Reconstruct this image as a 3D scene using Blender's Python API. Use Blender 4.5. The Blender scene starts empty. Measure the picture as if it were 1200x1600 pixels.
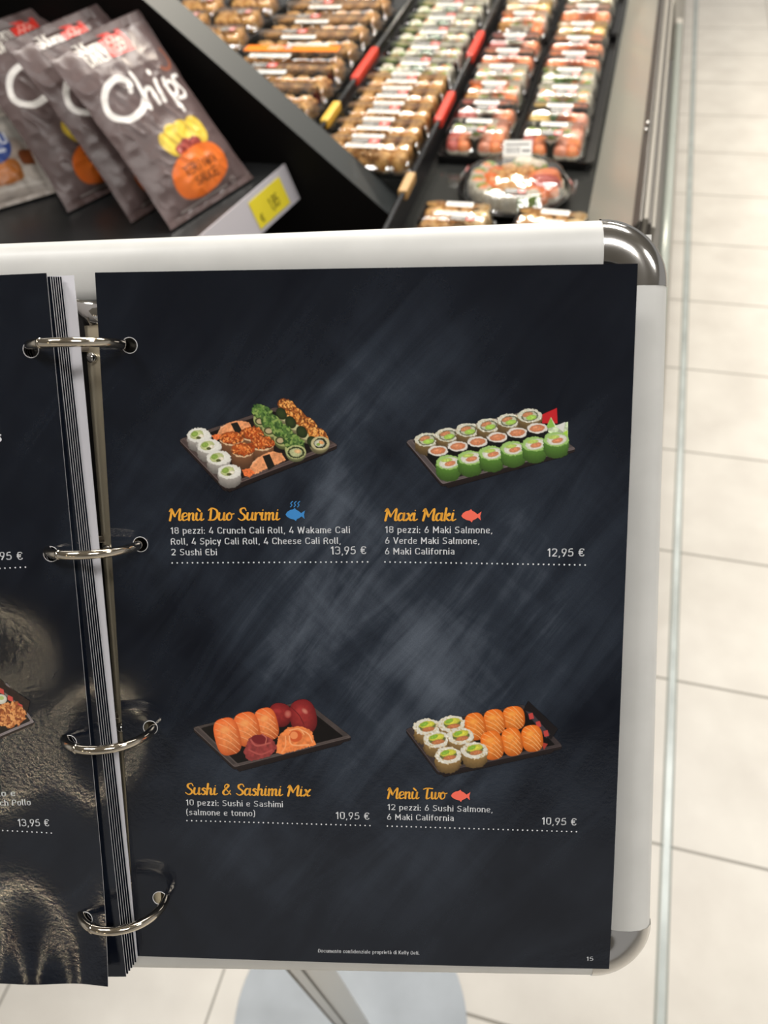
import bpy, bmesh, math, random
import numpy as np
from mathutils import Vector, Matrix, noise as mnoise
S = bpy.context.scene
COL = S.collection
R_ = random.Random(7)
PI = math.pi

# ------------------------------------------------------------------ camera, light, exposure
CAM_Z = 1.30
RIGHT = Vector((0.96306, 0.25778, -0.07788)); DOWN = Vector((0.14724, -0.74621, -0.64922)); FWD = Vector((-0.22547, 0.61378, -0.75660))
cam_data = bpy.data.cameras.new('camera'); cam = bpy.data.objects.new('camera', cam_data); COL.objects.link(cam)
M3 = Matrix((RIGHT, -DOWN, -FWD)).transposed()
cam.matrix_world = Matrix.Translation((0, 0, CAM_Z)) @ M3.to_4x4()
cam_data.sensor_fit = 'VERTICAL'; cam_data.sensor_height = 36.0; cam_data.sensor_width = 27.0
cam_data.lens = 36.0 * 1205.8 / 1600.0
cam_data.clip_start = 0.02
cam_data.dof.use_dof = True; cam_data.dof.focus_distance = 0.335; cam_data.dof.aperture_fstop = 10.5
S.camera = cam

world = bpy.data.worlds.new('store_ambient'); S.world = world; world.use_nodes = True
wn = world.node_tree.nodes['Background']; wn.inputs[0].default_value = (1.0, 0.97, 0.93, 1); wn.inputs[1].default_value = 0.36
S.view_settings.view_transform = 'Standard'; S.view_settings.look = 'None'; S.view_settings.gamma = 1.0
S.view_settings.use_curve_mapping = False; S.view_settings.exposure = 0.0

def area_light(name, loc, sx, sy, power, color=(1, 0.97, 0.93), target=None):
    d = bpy.data.lights.new(name, 'AREA'); d.shape = 'RECTANGLE'; d.size = sx; d.size_y = sy; d.energy = power; d.color = color
    o = bpy.data.objects.new(name, d); COL.objects.link(o); o.location = loc
    if target is not None:
        o.rotation_euler = (Vector(target) - Vector(loc)).to_track_quat('-Z', 'Y').to_euler()
    return o
LP = 0.62
for (x, y) in ((0.9, -0.5), (-1.3, 0.2), (0.8, 1.8), (-0.7, 2.7), (0.9, 4.2), (2.6, 0.4)):
    area_light('ceiling_lamp', (x, y, 3.3), 0.9, 0.35, 46 * LP)
for (x, y, p) in ((-2.45, -6.2, 11), (-1.8, -8.3, 24), (-3.1, -4.6, 11)):
    area_light('far_ceiling_lamp', (x, y, 3.3), 0.22, 0.16, p, (1, 0.82, 0.54))
for (x, y) in ((-0.75, 3.3), (-0.35, 3.5), (-0.1, 3.25)):
    area_light('case_spot_lamp', (x, y, 2.6), 0.20, 0.12, 20, (1, 0.9, 0.74), (x + 0.1, 1.6, 0.75))
area_light('case_strip_lamp', (-0.45, 1.75, 2.3), 0.9, 0.12, 21, (1, 0.94, 0.84))

# ------------------------------------------------------------------ helpers
def lin(c):
    out = []
    for v in c[:3]:
        v = v / 255.0
        out.append(v / 12.92 if v <= 0.04045 else ((v + 0.055) / 1.055) ** 2.4)
    return tuple(out)

def mat(name, rgb, rough=0.5, metal=0.0, spec=0.5, noise_amt=0.0, noise_scale=40.0, bump=0.0, bump_scale=120.0, rgb2=None, coat=0.0):
    m = bpy.data.materials.new(name); m.use_nodes = True
    nt = m.node_tree; b = nt.nodes['Principled BSDF']
    c = (*lin(rgb), 1)
    b.inputs['Base Color'].default_value = c; b.inputs['Roughness'].default_value = rough; b.inputs['Metallic'].default_value = metal
    b.inputs['Specular IOR Level'].default_value = spec; b.inputs['Coat Weight'].default_value = coat; b.inputs['Coat Roughness'].default_value = 0.08
    if noise_amt > 0 or rgb2 is not None or bump > 0:
        tc = nt.nodes.new('ShaderNodeTexCoord')
        if noise_amt > 0 or rgb2 is not None:
            n = nt.nodes.new('ShaderNodeTexNoise'); n.inputs['Scale'].default_value = noise_scale; n.inputs['Detail'].default_value = 4
            nt.links.new(tc.outputs['Object'], n.inputs['Vector'])
            r = nt.nodes.new('ShaderNodeValToRGB'); r.color_ramp.elements[0].position = 0.35; r.color_ramp.elements[1].position = 0.65
            if rgb2 is None:
                rgb2 = tuple(max(0, v * (1 - noise_amt)) for v in rgb)
            r.color_ramp.elements[0].color = (*lin(rgb2), 1); r.color_ramp.elements[1].color = c
            nt.links.new(n.outputs['Fac'], r.inputs['Fac']); nt.links.new(r.outputs['Color'], b.inputs['Base Color'])
        if bump > 0:
            n2 = nt.nodes.new('ShaderNodeTexNoise'); n2.inputs['Scale'].default_value = bump_scale; n2.inputs['Detail'].default_value = 3
            nt.links.new(tc.outputs['Object'], n2.inputs['Vector'])
            bp = nt.nodes.new('ShaderNodeBump'); bp.inputs['Strength'].default_value = bump; bp.inputs['Distance'].default_value = 0.002
            nt.links.new(n2.outputs['Fac'], bp.inputs['Height']); nt.links.new(bp.outputs['Normal'], b.inputs['Normal'])
    return m

def link_obj(name, me, parent=None):
    o = bpy.data.objects.new(name, me); COL.objects.link(o)
    if parent is not None: o.parent = parent
    return o

def mesh_obj(name, verts, faces, mats, parent=None, fmat=None, smooth=False):
    me = bpy.data.meshes.new(name); me.from_pydata([tuple(v) for v in verts], [], faces)
    for m in (mats if isinstance(mats, (list, tuple)) else [mats]): me.materials.append(m)
    if fmat is not None: me.polygons.foreach_set('material_index', fmat)
    if smooth: me.polygons.foreach_set('use_smooth', [True] * len(me.polygons))
    me.update()
    return link_obj(name, me, parent)

def bm_obj(name, bm, mats, parent=None, smooth=False):
    me = bpy.data.meshes.new(name); bmesh.ops.recalc_face_normals(bm, faces=bm.faces[:]); bm.to_mesh(me); bm.free()
    for m in (mats if isinstance(mats, (list, tuple)) else [mats]): me.materials.append(m)
    if smooth:
        me.polygons.foreach_set('use_smooth', [True] * len(me.polygons))
    return link_obj(name, me, parent)

def bm_box(bm, lo, hi, bevel=0.0, mi=0, seg=2):
    lo = Vector(lo); hi = Vector(hi); c = (lo + hi) / 2; s = hi - lo
    r = bmesh.ops.create_cube(bm, size=1.0, matrix=Matrix.Translation(c) @ Matrix.Diagonal((s.x, s.y, s.z, 1)))
    vs = r['verts']; fs = set(f for v in vs for f in v.link_faces)
    for f in fs: f.material_index = mi
    if bevel > 0:
        es = set(e for v in vs for e in v.link_edges)
        rr = bmesh.ops.bevel(bm, geom=list(es), offset=bevel, segments=seg, affect='EDGES', profile=0.5)
        for f in rr['faces']: f.material_index = mi

def box(name, lo, hi, m, parent=None, bevel=0.0):
    bm = bmesh.new(); bm_box(bm, lo, hi, bevel); return bm_obj(name, bm, m, parent)

def prism(name, poly, lo, hi, m, parent=None, axis='Y', bevel=0.0):
    """extrude a 2D polygon along an axis; poly in the two other axes (X,Z for Y; X,Y for Z; Y,Z for X)"""
    def P(a, b, c):
        return {'Y': (a, c, b), 'Z': (a, b, c), 'X': (c, a, b)}[axis]
    bm = bmesh.new()
    v0 = [bm.verts.new(P(a, b, lo)) for a, b in poly]; v1 = [bm.verts.new(P(a, b, hi)) for a, b in poly]
    n = len(poly)
    bm.faces.new(v0); bm.faces.new(list(reversed(v1)))
    for i in range(n): bm.faces.new((v0[i], v0[(i + 1) % n], v1[(i + 1) % n], v1[i]))
    if bevel > 0: bmesh.ops.bevel(bm, geom=bm.edges[:], offset=bevel, segments=2, affect='EDGES', profile=0.5)
    return bm_obj(name, bm, m, parent)

def empty(name, loc=(0, 0, 0), rotz=0.0):
    o = bpy.data.objects.new(name, None); COL.objects.link(o); o.location = loc; o.rotation_euler = (0, 0, rotz); o.empty_display_size = 0.02
    return o

def tag(o, label=None, cat=None, group=None, kind=None):
    if label: o['label'] = label
    if cat: o['category'] = cat
    if group: o['group'] = group
    if kind: o['kind'] = kind
    return o

def copy_tree(o, parent=None):
    c = o.copy(); COL.objects.link(c)
    if parent is not None: c.parent = parent
    for ch in list(o.children): copy_tree(ch, c)
    return c

def sweep(pts, radius, seg=10, closed=False):
    """tube mesh data along pts"""
    V, F = [], []; n = len(pts); pts = [Vector(p) for p in pts]
    up = Vector((0, 0, 1))
    prev = None
    for i, p in enumerate(pts):
        a = pts[(i - 1) % n] if (closed or i > 0) else p; b = pts[(i + 1) % n] if (closed or i < n - 1) else p
        t = (b - a).normalized()
        if prev is None:
            nrm = t.orthogonal().normalized()
        else:
            nrm = (prev - t * prev.dot(t)).normalized()
        prev = nrm; bn = t.cross(nrm)
        r = radius(i / max(1, n - 1)) if callable(radius) else radius
        for k in range(seg):
            a_ = 2 * PI * k / seg; V.append(p + nrm * (r * math.cos(a_)) + bn * (r * math.sin(a_)))
    m = n if closed else n - 1
    for i in range(m):
        for k in range(seg):
            F.append((i * seg + k, i * seg + (k + 1) % seg, ((i + 1) % n) * seg + (k + 1) % seg, ((i + 1) % n) * seg + k))
    if not closed:
        F.append(tuple(reversed(range(seg)))); F.append(tuple((n - 1) * seg + k for k in range(seg)))
    return V, F

def catmull(pts, per=8):
    P = [np.array(p, float) for p in pts]
    if len(P) < 3: return P
    out = []
    for i in range(len(P) - 1):
        p0 = P[max(i - 1, 0)]; p1 = P[i]; p2 = P[i + 1]; p3 = P[min(i + 2, len(P) - 1)]
        for k in range(per):
            t = k / per
            out.append(0.5 * ((2 * p1) + (-p0 + p2) * t + (2 * p0 - 5 * p1 + 4 * p2 - p3) * t * t + (-p0 + 3 * p1 - 3 * p2 + p3) * t ** 3))
    out.append(P[-1])
    return out

# ------------------------------------------------------------------ painter for printed artwork (becomes point colours of a fine mesh)
NR = np.random.RandomState(11)
def vnoise(X, Y, scale, seed=0):
    rs = np.random.RandomState(seed + 100); g = rs.rand(64, 64)
    x = X / scale; y = Y / scale; xi = np.floor(x).astype(int); yi = np.floor(y).astype(int); fx = x - xi; fy = y - yi
    fx = fx * fx * (3 - 2 * fx); fy = fy * fy * (3 - 2 * fy)
    G = lambda a, b: g[a % 64, b % 64]
    return (G(xi, yi) * (1 - fx) + G(xi + 1, yi) * fx) * (1 - fy) + (G(xi, yi + 1) * (1 - fx) + G(xi + 1, yi + 1) * fx) * fy

class Canvas:
    def __init__(s, x0, y0, x1, y1, step, base=None):
        s.step = step
        xs = np.arange(x0, x1 + step * 0.5, step); ys = np.arange(y0, y1 + step * 0.5, step)
        s.X, s.Y = np.meshgrid(xs, ys); s.c = np.zeros(s.X.shape + (3,)); s.a = np.zeros(s.X.shape)
        if base is not None: s.c[:] = base; s.a[:] = 1
    def put(s, m, col):
        col = np.asarray(col, float)
        if col.ndim == 1: col = np.broadcast_to(col, s.c.shape)
        m = np.clip(m, 0, 1)
        na = m + s.a * (1 - m); w = np.where(na > 1e-6, m / np.maximum(na, 1e-6), 0)[..., None]
        s.c = s.c * (1 - w) + col * w; s.a = na
    def poly(s, pts, col, noise=0, ns=8, grad=None, soft=1.0, jag=0, clip=None):
        P = [np.array(p, float) for p in pts]; n = len(P)
        d = np.full(s.X.shape, 1e9); inside = np.zeros(s.X.shape, bool)
        for i in range(n):
            a, b = P[i], P[(i + 1) % n]; e = b - a
            wx, wy = s.X - a[0], s.Y - a[1]; L = max(e @ e, 1e-9); t = np.clip((wx * e[0] + wy * e[1]) / L, 0, 1)
            d = np.minimum(d, (wx - e[0] * t) ** 2 + (wy - e[1] * t) ** 2)
            with np.errstate(divide='ignore', invalid='ignore'):
                c = ((a[1] > s.Y) != (b[1] > s.Y)) & (s.X < e[0] * (s.Y - a[1]) / (e[1] if e[1] != 0 else 1e-9) + a[0])
            inside ^= c
        sd = np.where(inside, 1, -1) * np.sqrt(d)
        if jag: sd = sd + (vnoise(s.X, s.Y, jag * 2.2, 5) - 0.5) * jag * 2
        m = np.clip(sd / (s.step * soft) + 0.5, 0, 1)
        if clip is not None: m = m * clip
        s.put(m, s.shade(col, noise, ns, grad)); return m
    def shade(s, col, noise=0, ns=8, grad=None, seed=1):
        C = np.broadcast_to(np.asarray(col, float), s.c.shape).copy()
        if noise: C *= (1 + noise * (2 * vnoise(s.X, s.Y, ns, seed) - 1) + noise * 0.6 * (2 * vnoise(s.X, s.Y, ns * 0.45, seed + 3) - 1))[..., None]
        if grad is not None:
            (ax, ay), (bx, by), g0, g1 = grad
            t = np.clip(((s.X - ax) * (bx - ax) + (s.Y - ay) * (by - ay)) / ((bx - ax) ** 2 + (by - ay) ** 2), 0, 1)
            C *= (g0 + (g1 - g0) * t)[..., None]
        return np.clip(C, 0, 255)
    def ell(s, cx, cy, rx, ry, col, rot=0, edge=None, noise=0, ns=8, jag=0, light=0.0, seed=1, clip=None, p=2.0):
        r = math.radians(rot); u = ((s.X - cx) * math.cos(r) + (s.Y - cy) * math.sin(r)) / rx; v = (-(s.X - cx) * math.sin(r) + (s.Y - cy) * math.cos(r)) / ry
        d = (np.abs(u) ** p + np.abs(v) ** p) ** (1 / p)
        if jag: d = d + (vnoise(s.X, s.Y, jag, seed + 9) - 0.5) * (0.16 if jag < 20 else 0.3)
        m = np.clip((1 - d) * min(rx, ry) / s.step + 0.5, 0, 1)
        if clip is not None: m = m * clip
        C = s.shade(col, noise, ns, None, seed)
        if edge is not None:
            k = np.clip(d, 0, 1)[..., None] ** 2.2; C = C * (1 - k) + np.asarray(edge, float) * k
        if light: C = np.clip(C * (1 - light * np.clip(v * 0.75 + u * 0.35, -1, 1))[..., None], 0, 255)
        s.put(m, C); return m
    def stroke(s, pts, w, col, smooth=True, clip=None, w1=None):
        P = catmull(pts, 6) if smooth and len(pts) > 2 else [np.array(p, float) for p in pts]
        m = np.zeros(s.X.shape); n = len(P)
        if n == 1: P = P * 2; n = 2
        for i in range(n - 1):
            a, b = P[i], P[i + 1]; e = b - a; wx, wy = s.X - a[0], s.Y - a[1]; t = np.clip((wx * e[0] + wy * e[1]) / max(e @ e, 1e-9), 0, 1)
            d = np.sqrt((wx - e[0] * t) ** 2 + (wy - e[1] * t) ** 2)
            ww = w if w1 is None else w + (w1 - w) * i / (n - 1)
            m = np.maximum(m, np.clip((ww / 2 - d) / s.step + 0.5, 0, 1))
        if clip is not None: m = m * clip
        s.put(m, col)
    def specks(s, m, n, size, cols, seed=3):
        rs = np.random.RandomState(seed); ys, xs = np.where(m > 0.6)
        if len(ys) == 0: return
        for i in range(n):
            k = rs.randint(len(ys)); cx, cy = s.X[ys[k], xs[k]], s.Y[ys[k], xs[k]]; sz = size * (0.6 + 0.8 * rs.rand()); a = rs.rand() * PI
            r = int(sz * 2 / s.step) + 2; y0, y1, x0, x1 = max(0, ys[k] - r), ys[k] + r + 1, max(0, xs[k] - r), xs[k] + r + 1
            X, Y = s.X[y0:y1, x0:x1], s.Y[y0:y1, x0:x1]
            u = ((X - cx) * math.cos(a) + (Y - cy) * math.sin(a)) / sz; v = (-(X - cx) * math.sin(a) + (Y - cy) * math.cos(a)) / (sz * 0.5)
            mm = np.clip((1 - np.sqrt(u * u + v * v)) * sz * 0.5 / s.step + 0.5, 0, 1)[..., None]
            s.c[y0:y1, x0:x1] = s.c[y0:y1, x0:x1] * (1 - mm) + np.array(cols[rs.randint(len(cols))], float) * mm
    def rgba(s):
        v = np.clip(s.c, 0, 255) / 255.0
        l = np.where(v <= 0.04045, v / 12.92, ((v + 0.055) / 1.055) ** 2.4)
        return np.concatenate([l, s.a[..., None]], -1).reshape(-1, 4)

def canvas_mesh(name, cv, fn, m, parent=None, cut=True):
    H, W = cv.X.shape; P = fn(cv.X.ravel(), cv.Y.ravel()); rgba = cv.rgba()
    idx = np.arange(H * W).reshape(H, W)
    F = np.stack([idx[:-1, :-1], idx[:-1, 1:], idx[1:, 1:], idx[1:, :-1]], -1).reshape(-1, 4)
    if cut: F = F[rgba[F, 3].max(1) > 0.004]
    used = np.unique(F); re = -np.ones(H * W, int); re[used] = np.arange(len(used)); F = re[F]; P = P[used]; rgba = rgba[used]
    me = bpy.data.meshes.new(name)
    me.vertices.add(len(P)); me.vertices.foreach_set('co', P.astype(np.float32).ravel())
    me.loops.add(F.size); me.loops.foreach_set('vertex_index', F.astype(np.int32).ravel())
    me.polygons.add(len(F)); me.polygons.foreach_set('loop_start', np.arange(0, F.size, 4, dtype=np.int32))
    at = me.attributes.new('print', 'FLOAT_COLOR', 'POINT'); at.data.foreach_set('color', rgba.astype(np.float32).ravel())
    me.materials.append(m); me.update(); me.validate()
    me.polygons.foreach_set('use_smooth', [True] * len(me.polygons))
    return link_obj(name, me, parent)

def print_mat(name, rough=0.25, alpha=True, spec=0.5, bump=0.0):
    m = bpy.data.materials.new(name); m.use_nodes = True; nt = m.node_tree; b = nt.nodes['Principled BSDF']; out = nt.nodes['Material Output']
    a = nt.nodes.new('ShaderNodeAttribute'); a.attribute_name = 'print'
    nt.links.new(a.outputs['Color'], b.inputs['Base Color']); b.inputs['Roughness'].default_value = rough; b.inputs['Specular IOR Level'].default_value = spec
    if alpha:
        t = nt.nodes.new('ShaderNodeBsdfTransparent'); mx = nt.nodes.new('ShaderNodeMixShader')
        nt.links.new(a.outputs['Alpha'], mx.inputs[0]); nt.links.new(t.outputs[0], mx.inputs[1]); nt.links.new(b.outputs[0], mx.inputs[2]); nt.links.new(mx.outputs[0], out.inputs['Surface'])
    if bump:
        tc = nt.nodes.new('ShaderNodeTexCoord'); n2 = nt.nodes.new('ShaderNodeTexNoise'); n2.inputs['Scale'].default_value = 34; n2.inputs['Detail'].default_value = 2
        nt.links.new(tc.outputs['Object'], n2.inputs['Vector'])
        bp = nt.nodes.new('ShaderNodeBump'); bp.inputs['Strength'].default_value = bump; bp.inputs['Distance'].default_value = 0.004
        nt.links.new(n2.outputs['Fac'], bp.inputs['Height']); nt.links.new(bp.outputs['Normal'], b.inputs['Normal'])
    return m

# ------------------------------------------------------------------ text
_tc = {}
def text_data(s):
    if s in _tc: return _tc[s]
    cu = bpy.data.curves.new('lettering', 'FONT'); cu.body = s; cu.size = 1.0; cu.resolution_u = 4
    o = bpy.data.objects.new('lettering', cu); COL.objects.link(o)
    bpy.context.view_layer.update()
    dg = bpy.context.evaluated_depsgraph_get(); me = bpy.data.meshes.new_from_object(o.evaluated_get(dg))
    V = np.array([v.co[:2] for v in me.vertices]); F = [tuple(p.vertices) for p in me.polygons]
    bpy.data.objects.remove(o); bpy.data.curves.remove(cu); bpy.data.meshes.remove(me)
    _tc[s] = (V, F); return _tc[s]
CAPH = text_data('H')[0][:, 1].max()

def fit_text(s, A, B, cap, bold=0.0):
    """verts (2D) and faces of the string with its baseline from A to B and capital height cap"""
    V, F = text_data(s); A = np.array(A, float); B = np.array(B, float); d = B - A; L = np.hypot(*d); d = d / L; n = np.array([-d[1], d[0]])
    x = (V[:, 0] - V[:, 0].min()) / (V[:, 0].max() - V[:, 0].min()) * L; y = V[:, 1] / CAPH * cap
    return A + x[:, None] * d + y[:, None] * n, F

# monoline technical lettering used for the descriptions and prices (units: capital height 100)
def _r(*p): return list(p)
_o = lambda w, t, b=7: [(w / 2, t), (7, t), (7, b), (w - 7, b), (w - 7, t), (w / 2, t)]
DIN = {
 'a': (47, [[(9, 60), (12, 66), (40, 66), (40, 0)], [(40, 38), (8, 38), (8, 7), (40, 7)]]), 'b': (49, [[(7, 100), (7, 0)], [(7, 66), (42, 66), (42, 7), (7, 7)]]), 'c': (46, [[(40, 52), (40, 66), (7, 66), (7, 7), (40, 7), (40, 21)]]), 'd': (49, [[(42, 100), (42, 0)], [(42, 66), (7, 66), (7, 7), (42, 7)]]),
 'e': (48, [[(8, 36), (41, 36), (41, 66), (7, 66), (7, 7), (38, 7), (40, 17)]]), 'f': (32, [[(30, 93), (13, 93), (13, 0)], [(2, 65), (28, 65)]]), 'g': (49, [[(42, 66), (7, 66), (7, 9), (42, 9)], [(42, 73), (42, -21), (10, -21)]]), 'h': (48, [[(7, 100), (7, 0)], [(7, 66), (41, 66), (41, 0)]]),
 'i': (14, [[(7, 73), (7, 0)], [(7, 100), (7, 87)]]), 'k': (44, [[(7, 100), (7, 0)], [(39, 73), (8, 30)], [(18, 43), (42, 0)]]), 'l': (20, [[(7, 100), (7, 7), (18, 7)]]), 'm': (73, [[(7, 73), (7, 0)], [(7, 66), (36.5, 66), (36.5, 0)], [(36.5, 66), (66, 66), (66, 0)]]),
 'n': (48, [[(7, 73), (7, 0)], [(7, 66), (41, 66), (41, 0)]]), 'o': (48, [_o(48, 66)]), 'p': (49, [[(7, 73), (7, -27)], [(7, 66), (42, 66), (42, 7), (7, 7)]]), 'r': (33, [[(7, 73), (7, 0)], [(7, 66), (28, 66), (31, 61)]]),
 's': (44, [[(37, 59), (35, 66), (8, 66), (8, 38), (37, 36), (37, 7), (9, 7), (5, 15)]]), 't': (31, [[(13, 92), (13, 7), (29, 7)], [(2, 66), (28, 66)]]), 'u': (48, [[(7, 73), (7, 7), (41, 7)], [(41, 73), (41, 0)]]), 'y': (44, [[(4, 73), (23, 4)], [(41, 73), (16, -27)]]), 'z': (42, [[(5, 66), (37, 66), (6, 7), (38, 7)]]),
 'à': (47, [[(9, 60), (12, 66), (40, 66), (40, 0)], [(40, 38), (8, 38), (8, 7), (40, 7)], [(16, 98), (26, 82)]]),
 'C': (58, [[(51, 72), (51, 93), (8, 93), (8, 7), (51, 7), (51, 28)]]), 'R': (58, [[(8, 0), (8, 93), (49, 93), (49, 48), (8, 48)], [(33, 48), (53, 0)]]), 'S': (56, [[(48, 83), (45, 93), (9, 93), (9, 53), (48, 47), (48, 7), (9, 7), (5, 18)]]), 'W': (82, [[(4, 100), (22, 0), (41, 92), (60, 0), (78, 100)]]), 'E': (52, [[(48, 93), (8, 93), (8, 7), (48, 7)], [(8, 51), (43, 51)]]),
 'M': (70, [[(8, 0), (8, 96), (35, 34), (62, 96), (62, 0)]]), 'V': (58, [[(4, 100), (29, 4), (54, 100)]]), 'P': (56, [[(8, 0), (8, 93), (49, 93), (49, 45), (8, 45)]]), 'D': (58, [[(8, 7), (8, 93), (50, 93), (50, 7), (8, 7)]]), 'K': (57, [[(8, 100), (8, 0)], [(51, 100), (9, 36)], [(23, 56), (54, 0)]]),
 '0': (54, [_o(54, 93)]), '1': (34, [[(4, 76), (22, 96), (22, 0)]]), '2': (54, [[(7, 76), (7, 93), (46, 93), (46, 58), (7, 7), (49, 7)]]), '3': (54, [[(6, 80), (8, 93), (46, 93), (46, 53), (20, 53)], [(24, 53), (47, 53), (47, 7), (7, 7), (5, 22)]]), '4': (56, [[(34, 100), (6, 22), (54, 22)], [(41, 48), (41, 0)]]),
 '5': (54, [[(46, 93), (11, 93), (9, 50), (14, 59), (47, 59), (47, 7), (7, 7), (5, 20)]]), '6': (54, [[(35, 100), (8, 40), (8, 7), (46, 7), (46, 56), (16, 56)]]), '8': (54, [[(27, 93), (9, 93), (9, 53), (45, 53), (45, 93), (27, 93)], [(27, 53), (7, 53), (7, 7), (47, 7), (47, 53), (27, 53)]]), '9': (54, [[(19, 0), (46, 60), (46, 93), (8, 93), (8, 44), (38, 44)]]),
 ',': (18, [[(10, 10), (10, 2), (5, -14)]]), '.': (18, [[(9, 14), (9, 0)]]), ':': (18, [[(9, 14), (9, 0)], [(9, 62), (9, 48)]]), '(': (26, [[(22, 108), (8, 88), (8, 6), (22, -14)]]), ')': (26, [[(4, 108), (18, 88), (18, 6), (4, -14)]]),
 '€': (62, [[(56, 76), (52, 93), (17, 93), (17, 7), (52, 7), (56, 24)], [(4, 60), (46, 60)], [(4, 40), (44, 40)]]), ' ': (24, []),
}
def din_text(s, A, B, cap, lw=11.2):
    V, F = [], []; x = 0.0
    for ch in s:
        adv, st = DIN[ch]; rad = 17 if ch.islower() else 20
        for P in st:
            P = [np.array(p, float) for p in P]; Q = [P[0]]
            for i in range(1, len(P) - 1):
                a, b, c_ = P[i - 1], P[i], P[i + 1]; la, lc = np.hypot(*(a - b)), np.hypot(*(c_ - b))
                if ch in 'zVWM4v' or (ch in '2' and i == 4) or (ch == '1'): Q.append(b); continue
                r = min(rad, la * 0.5, lc * 0.5); p0 = b + (a - b) / la * r; p1 = b + (c_ - b) / lc * r
                for k in range(5):
                    t = k / 4; Q.append((1 - t) ** 2 * p0 + 2 * t * (1 - t) * (b * 0.86 + (p0 + p1) * 0.07) + t * t * p1)
            Q.append(P[-1])
            for i in range(len(Q) - 1):
                d = Q[i + 1] - Q[i]; L = np.hypot(*d)
                if L < 1e-6: continue
                n = np.array([-d[1], d[0]]) / L * lw / 2; b = len(V); V += [Q[i] + n + (x, 0), Q[i] - n + (x, 0), Q[i + 1] - n + (x, 0), Q[i + 1] + n + (x, 0)]; F.append((b, b + 1, b + 2, b + 3))
                if i > 0:
                    b = len(V); V += [Q[i] + (x, 0) + lw / 2 * np.array([math.cos(2 * PI * k / 8), math.sin(2 * PI * k / 8)]) for k in range(8)]; F.append(tuple(range(b, b + 8)))
        x += adv + 10
    V = np.array(V); A = np.array(A, float); B = np.array(B, float); d = B - A; L = np.hypot(*d); d /= L; n = np.array([-d[1], d[0]])
    xx = (V[:, 0] - V[:, 0].min()) / (V[:, 0].max() - V[:, 0].min()) * L
    return A + xx[:, None] * d + (V[:, 1] / 100 * cap)[:, None] * n, F

GL = {
 'e': (28, [[(2, 17), (22, 25), (20, 39), (8, 37), (3, 20), (10, 1), (28, 8)]]),
 'n': (33, [[(4, 38), (5, 2)], [(5, 20), (14, 38), (22, 34), (22, 8), (27, 1), (35, 8)]]),
 'u': (34, [[(4, 38), (3, 12), (10, 1), (20, 10), (25, 38)], [(25, 38), (24, 8), (29, 1), (37, 8)]]),
 'ù': (34, [[(4, 38), (3, 12), (10, 1), (20, 10), (25, 38)], [(25, 38), (24, 8), (29, 1), (37, 8)], [(7, 60), (18, 49)]]),
 'o': (31, [[(14, 39), (4, 28), (4, 10), (13, 1), (23, 10), (23, 28), (14, 39), (22, 32), (33, 34)]]),
 'r': (27, [[(4, 38), (5, 2)], [(5, 22), (13, 38), (24, 37), (25, 29)]]),
 'i': (18, [[(6, 38), (5, 9), (10, 1), (20, 8)], [(7, 52), (8, 53)]]),
 'm': (46, [[(3, 38), (4, 2)], [(4, 20), (12, 38), (19, 34), (19, 2)], [(19, 20), (28, 38), (35, 34), (35, 8), (40, 1), (48, 8)]]),
 'a': (34, [[(23, 34), (12, 39), (3, 26), (4, 8), (12, 1), (22, 14), (25, 38)], [(25, 38), (24, 9), (29, 1), (37, 8)]]),
 'x': (28, [[(3, 36), (9, 36), (19, 4), (29, 5)], [(27, 38), (15, 19), (2, 2)]]),
 'k': (30, [[(6, 64), (4, 2)], [(5, 18), (18, 38), (22, 30), (8, 20), (22, 2), (32, 8)]]),
 's': (23, [[(21, 33), (12, 39), (6, 30), (17, 20), (19, 8), (10, 0), (1, 7)]]),
 'h': (32, [[(6, 64), (4, 2)], [(4, 20), (14, 38), (21, 32), (21, 8), (26, 1), (34, 8)]]),
 'w': (42, [[(3, 38), (5, 8), (11, 1), (18, 12), (21, 36)], [(21, 36), (21, 8), (28, 1), (36, 16), (36, 36), (44, 33)]]),
 'M': (57, [[(2, 48), (9, 62), (11, 40), (7, 1)], [(11, 60), (27, 22)], [(27, 22), (47, 62), (47, 10), (52, 1), (59, 8)]]),
 'D': (45, [[(12, 60), (11, 2)], [(1, 53), (14, 64), (36, 52), (40, 24), (27, 4), (4, 2)]]),
 'S': (38, [[(34, 50), (26, 64), (11, 58), (12, 42), (28, 26), (31, 10), (17, 0), (3, 10)]]),
 'T': (38, [[(0, 56), (16, 62), (42, 60)], [(20, 61), (18, 10), (23, 1), (34, 8)]]),
 '&': (44, [[(42, 4), (13, 44), (19, 62), (29, 52), (8, 20), (14, 2), (30, 6), (38, 26)]]),
 ' ': (20, []),
}
def ribbon(pts, wfun):
    P = catmull(pts, 8); V, F = [], []; n = len(P)
    T = []
    for i in range(n):
        t = P[min(i + 1, n - 1)] - P[max(i - 1, 0)]; L = np.hypot(*t); T.append(t / L if L > 0 else np.array([1.0, 0]))
    for i in range(n):
        w = wfun(T[i], i / max(1, n - 1)) / 2; nn = np.array([-T[i][1], T[i][0]]); V += [P[i] + nn * w, P[i] - nn * w]
    F += [(2 * i, 2 * i + 1, 2 * i + 3, 2 * i + 2) for i in range(n - 1)]
    for end, sgn in ((0, -1), (n - 1, 1)):
        w = wfun(T[end], end / max(1, n - 1)) / 2; base = len(V); t = T[end] * sgn; nn = np.array([-t[1], t[0]])
        for k in range(7):
            a = -PI / 2 + PI * k / 6; V.append(P[end] + t * (w * math.cos(a)) + nn * (w * math.sin(a)))
        F.append(tuple(range(base, base + 7)))
    return V, F
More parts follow.
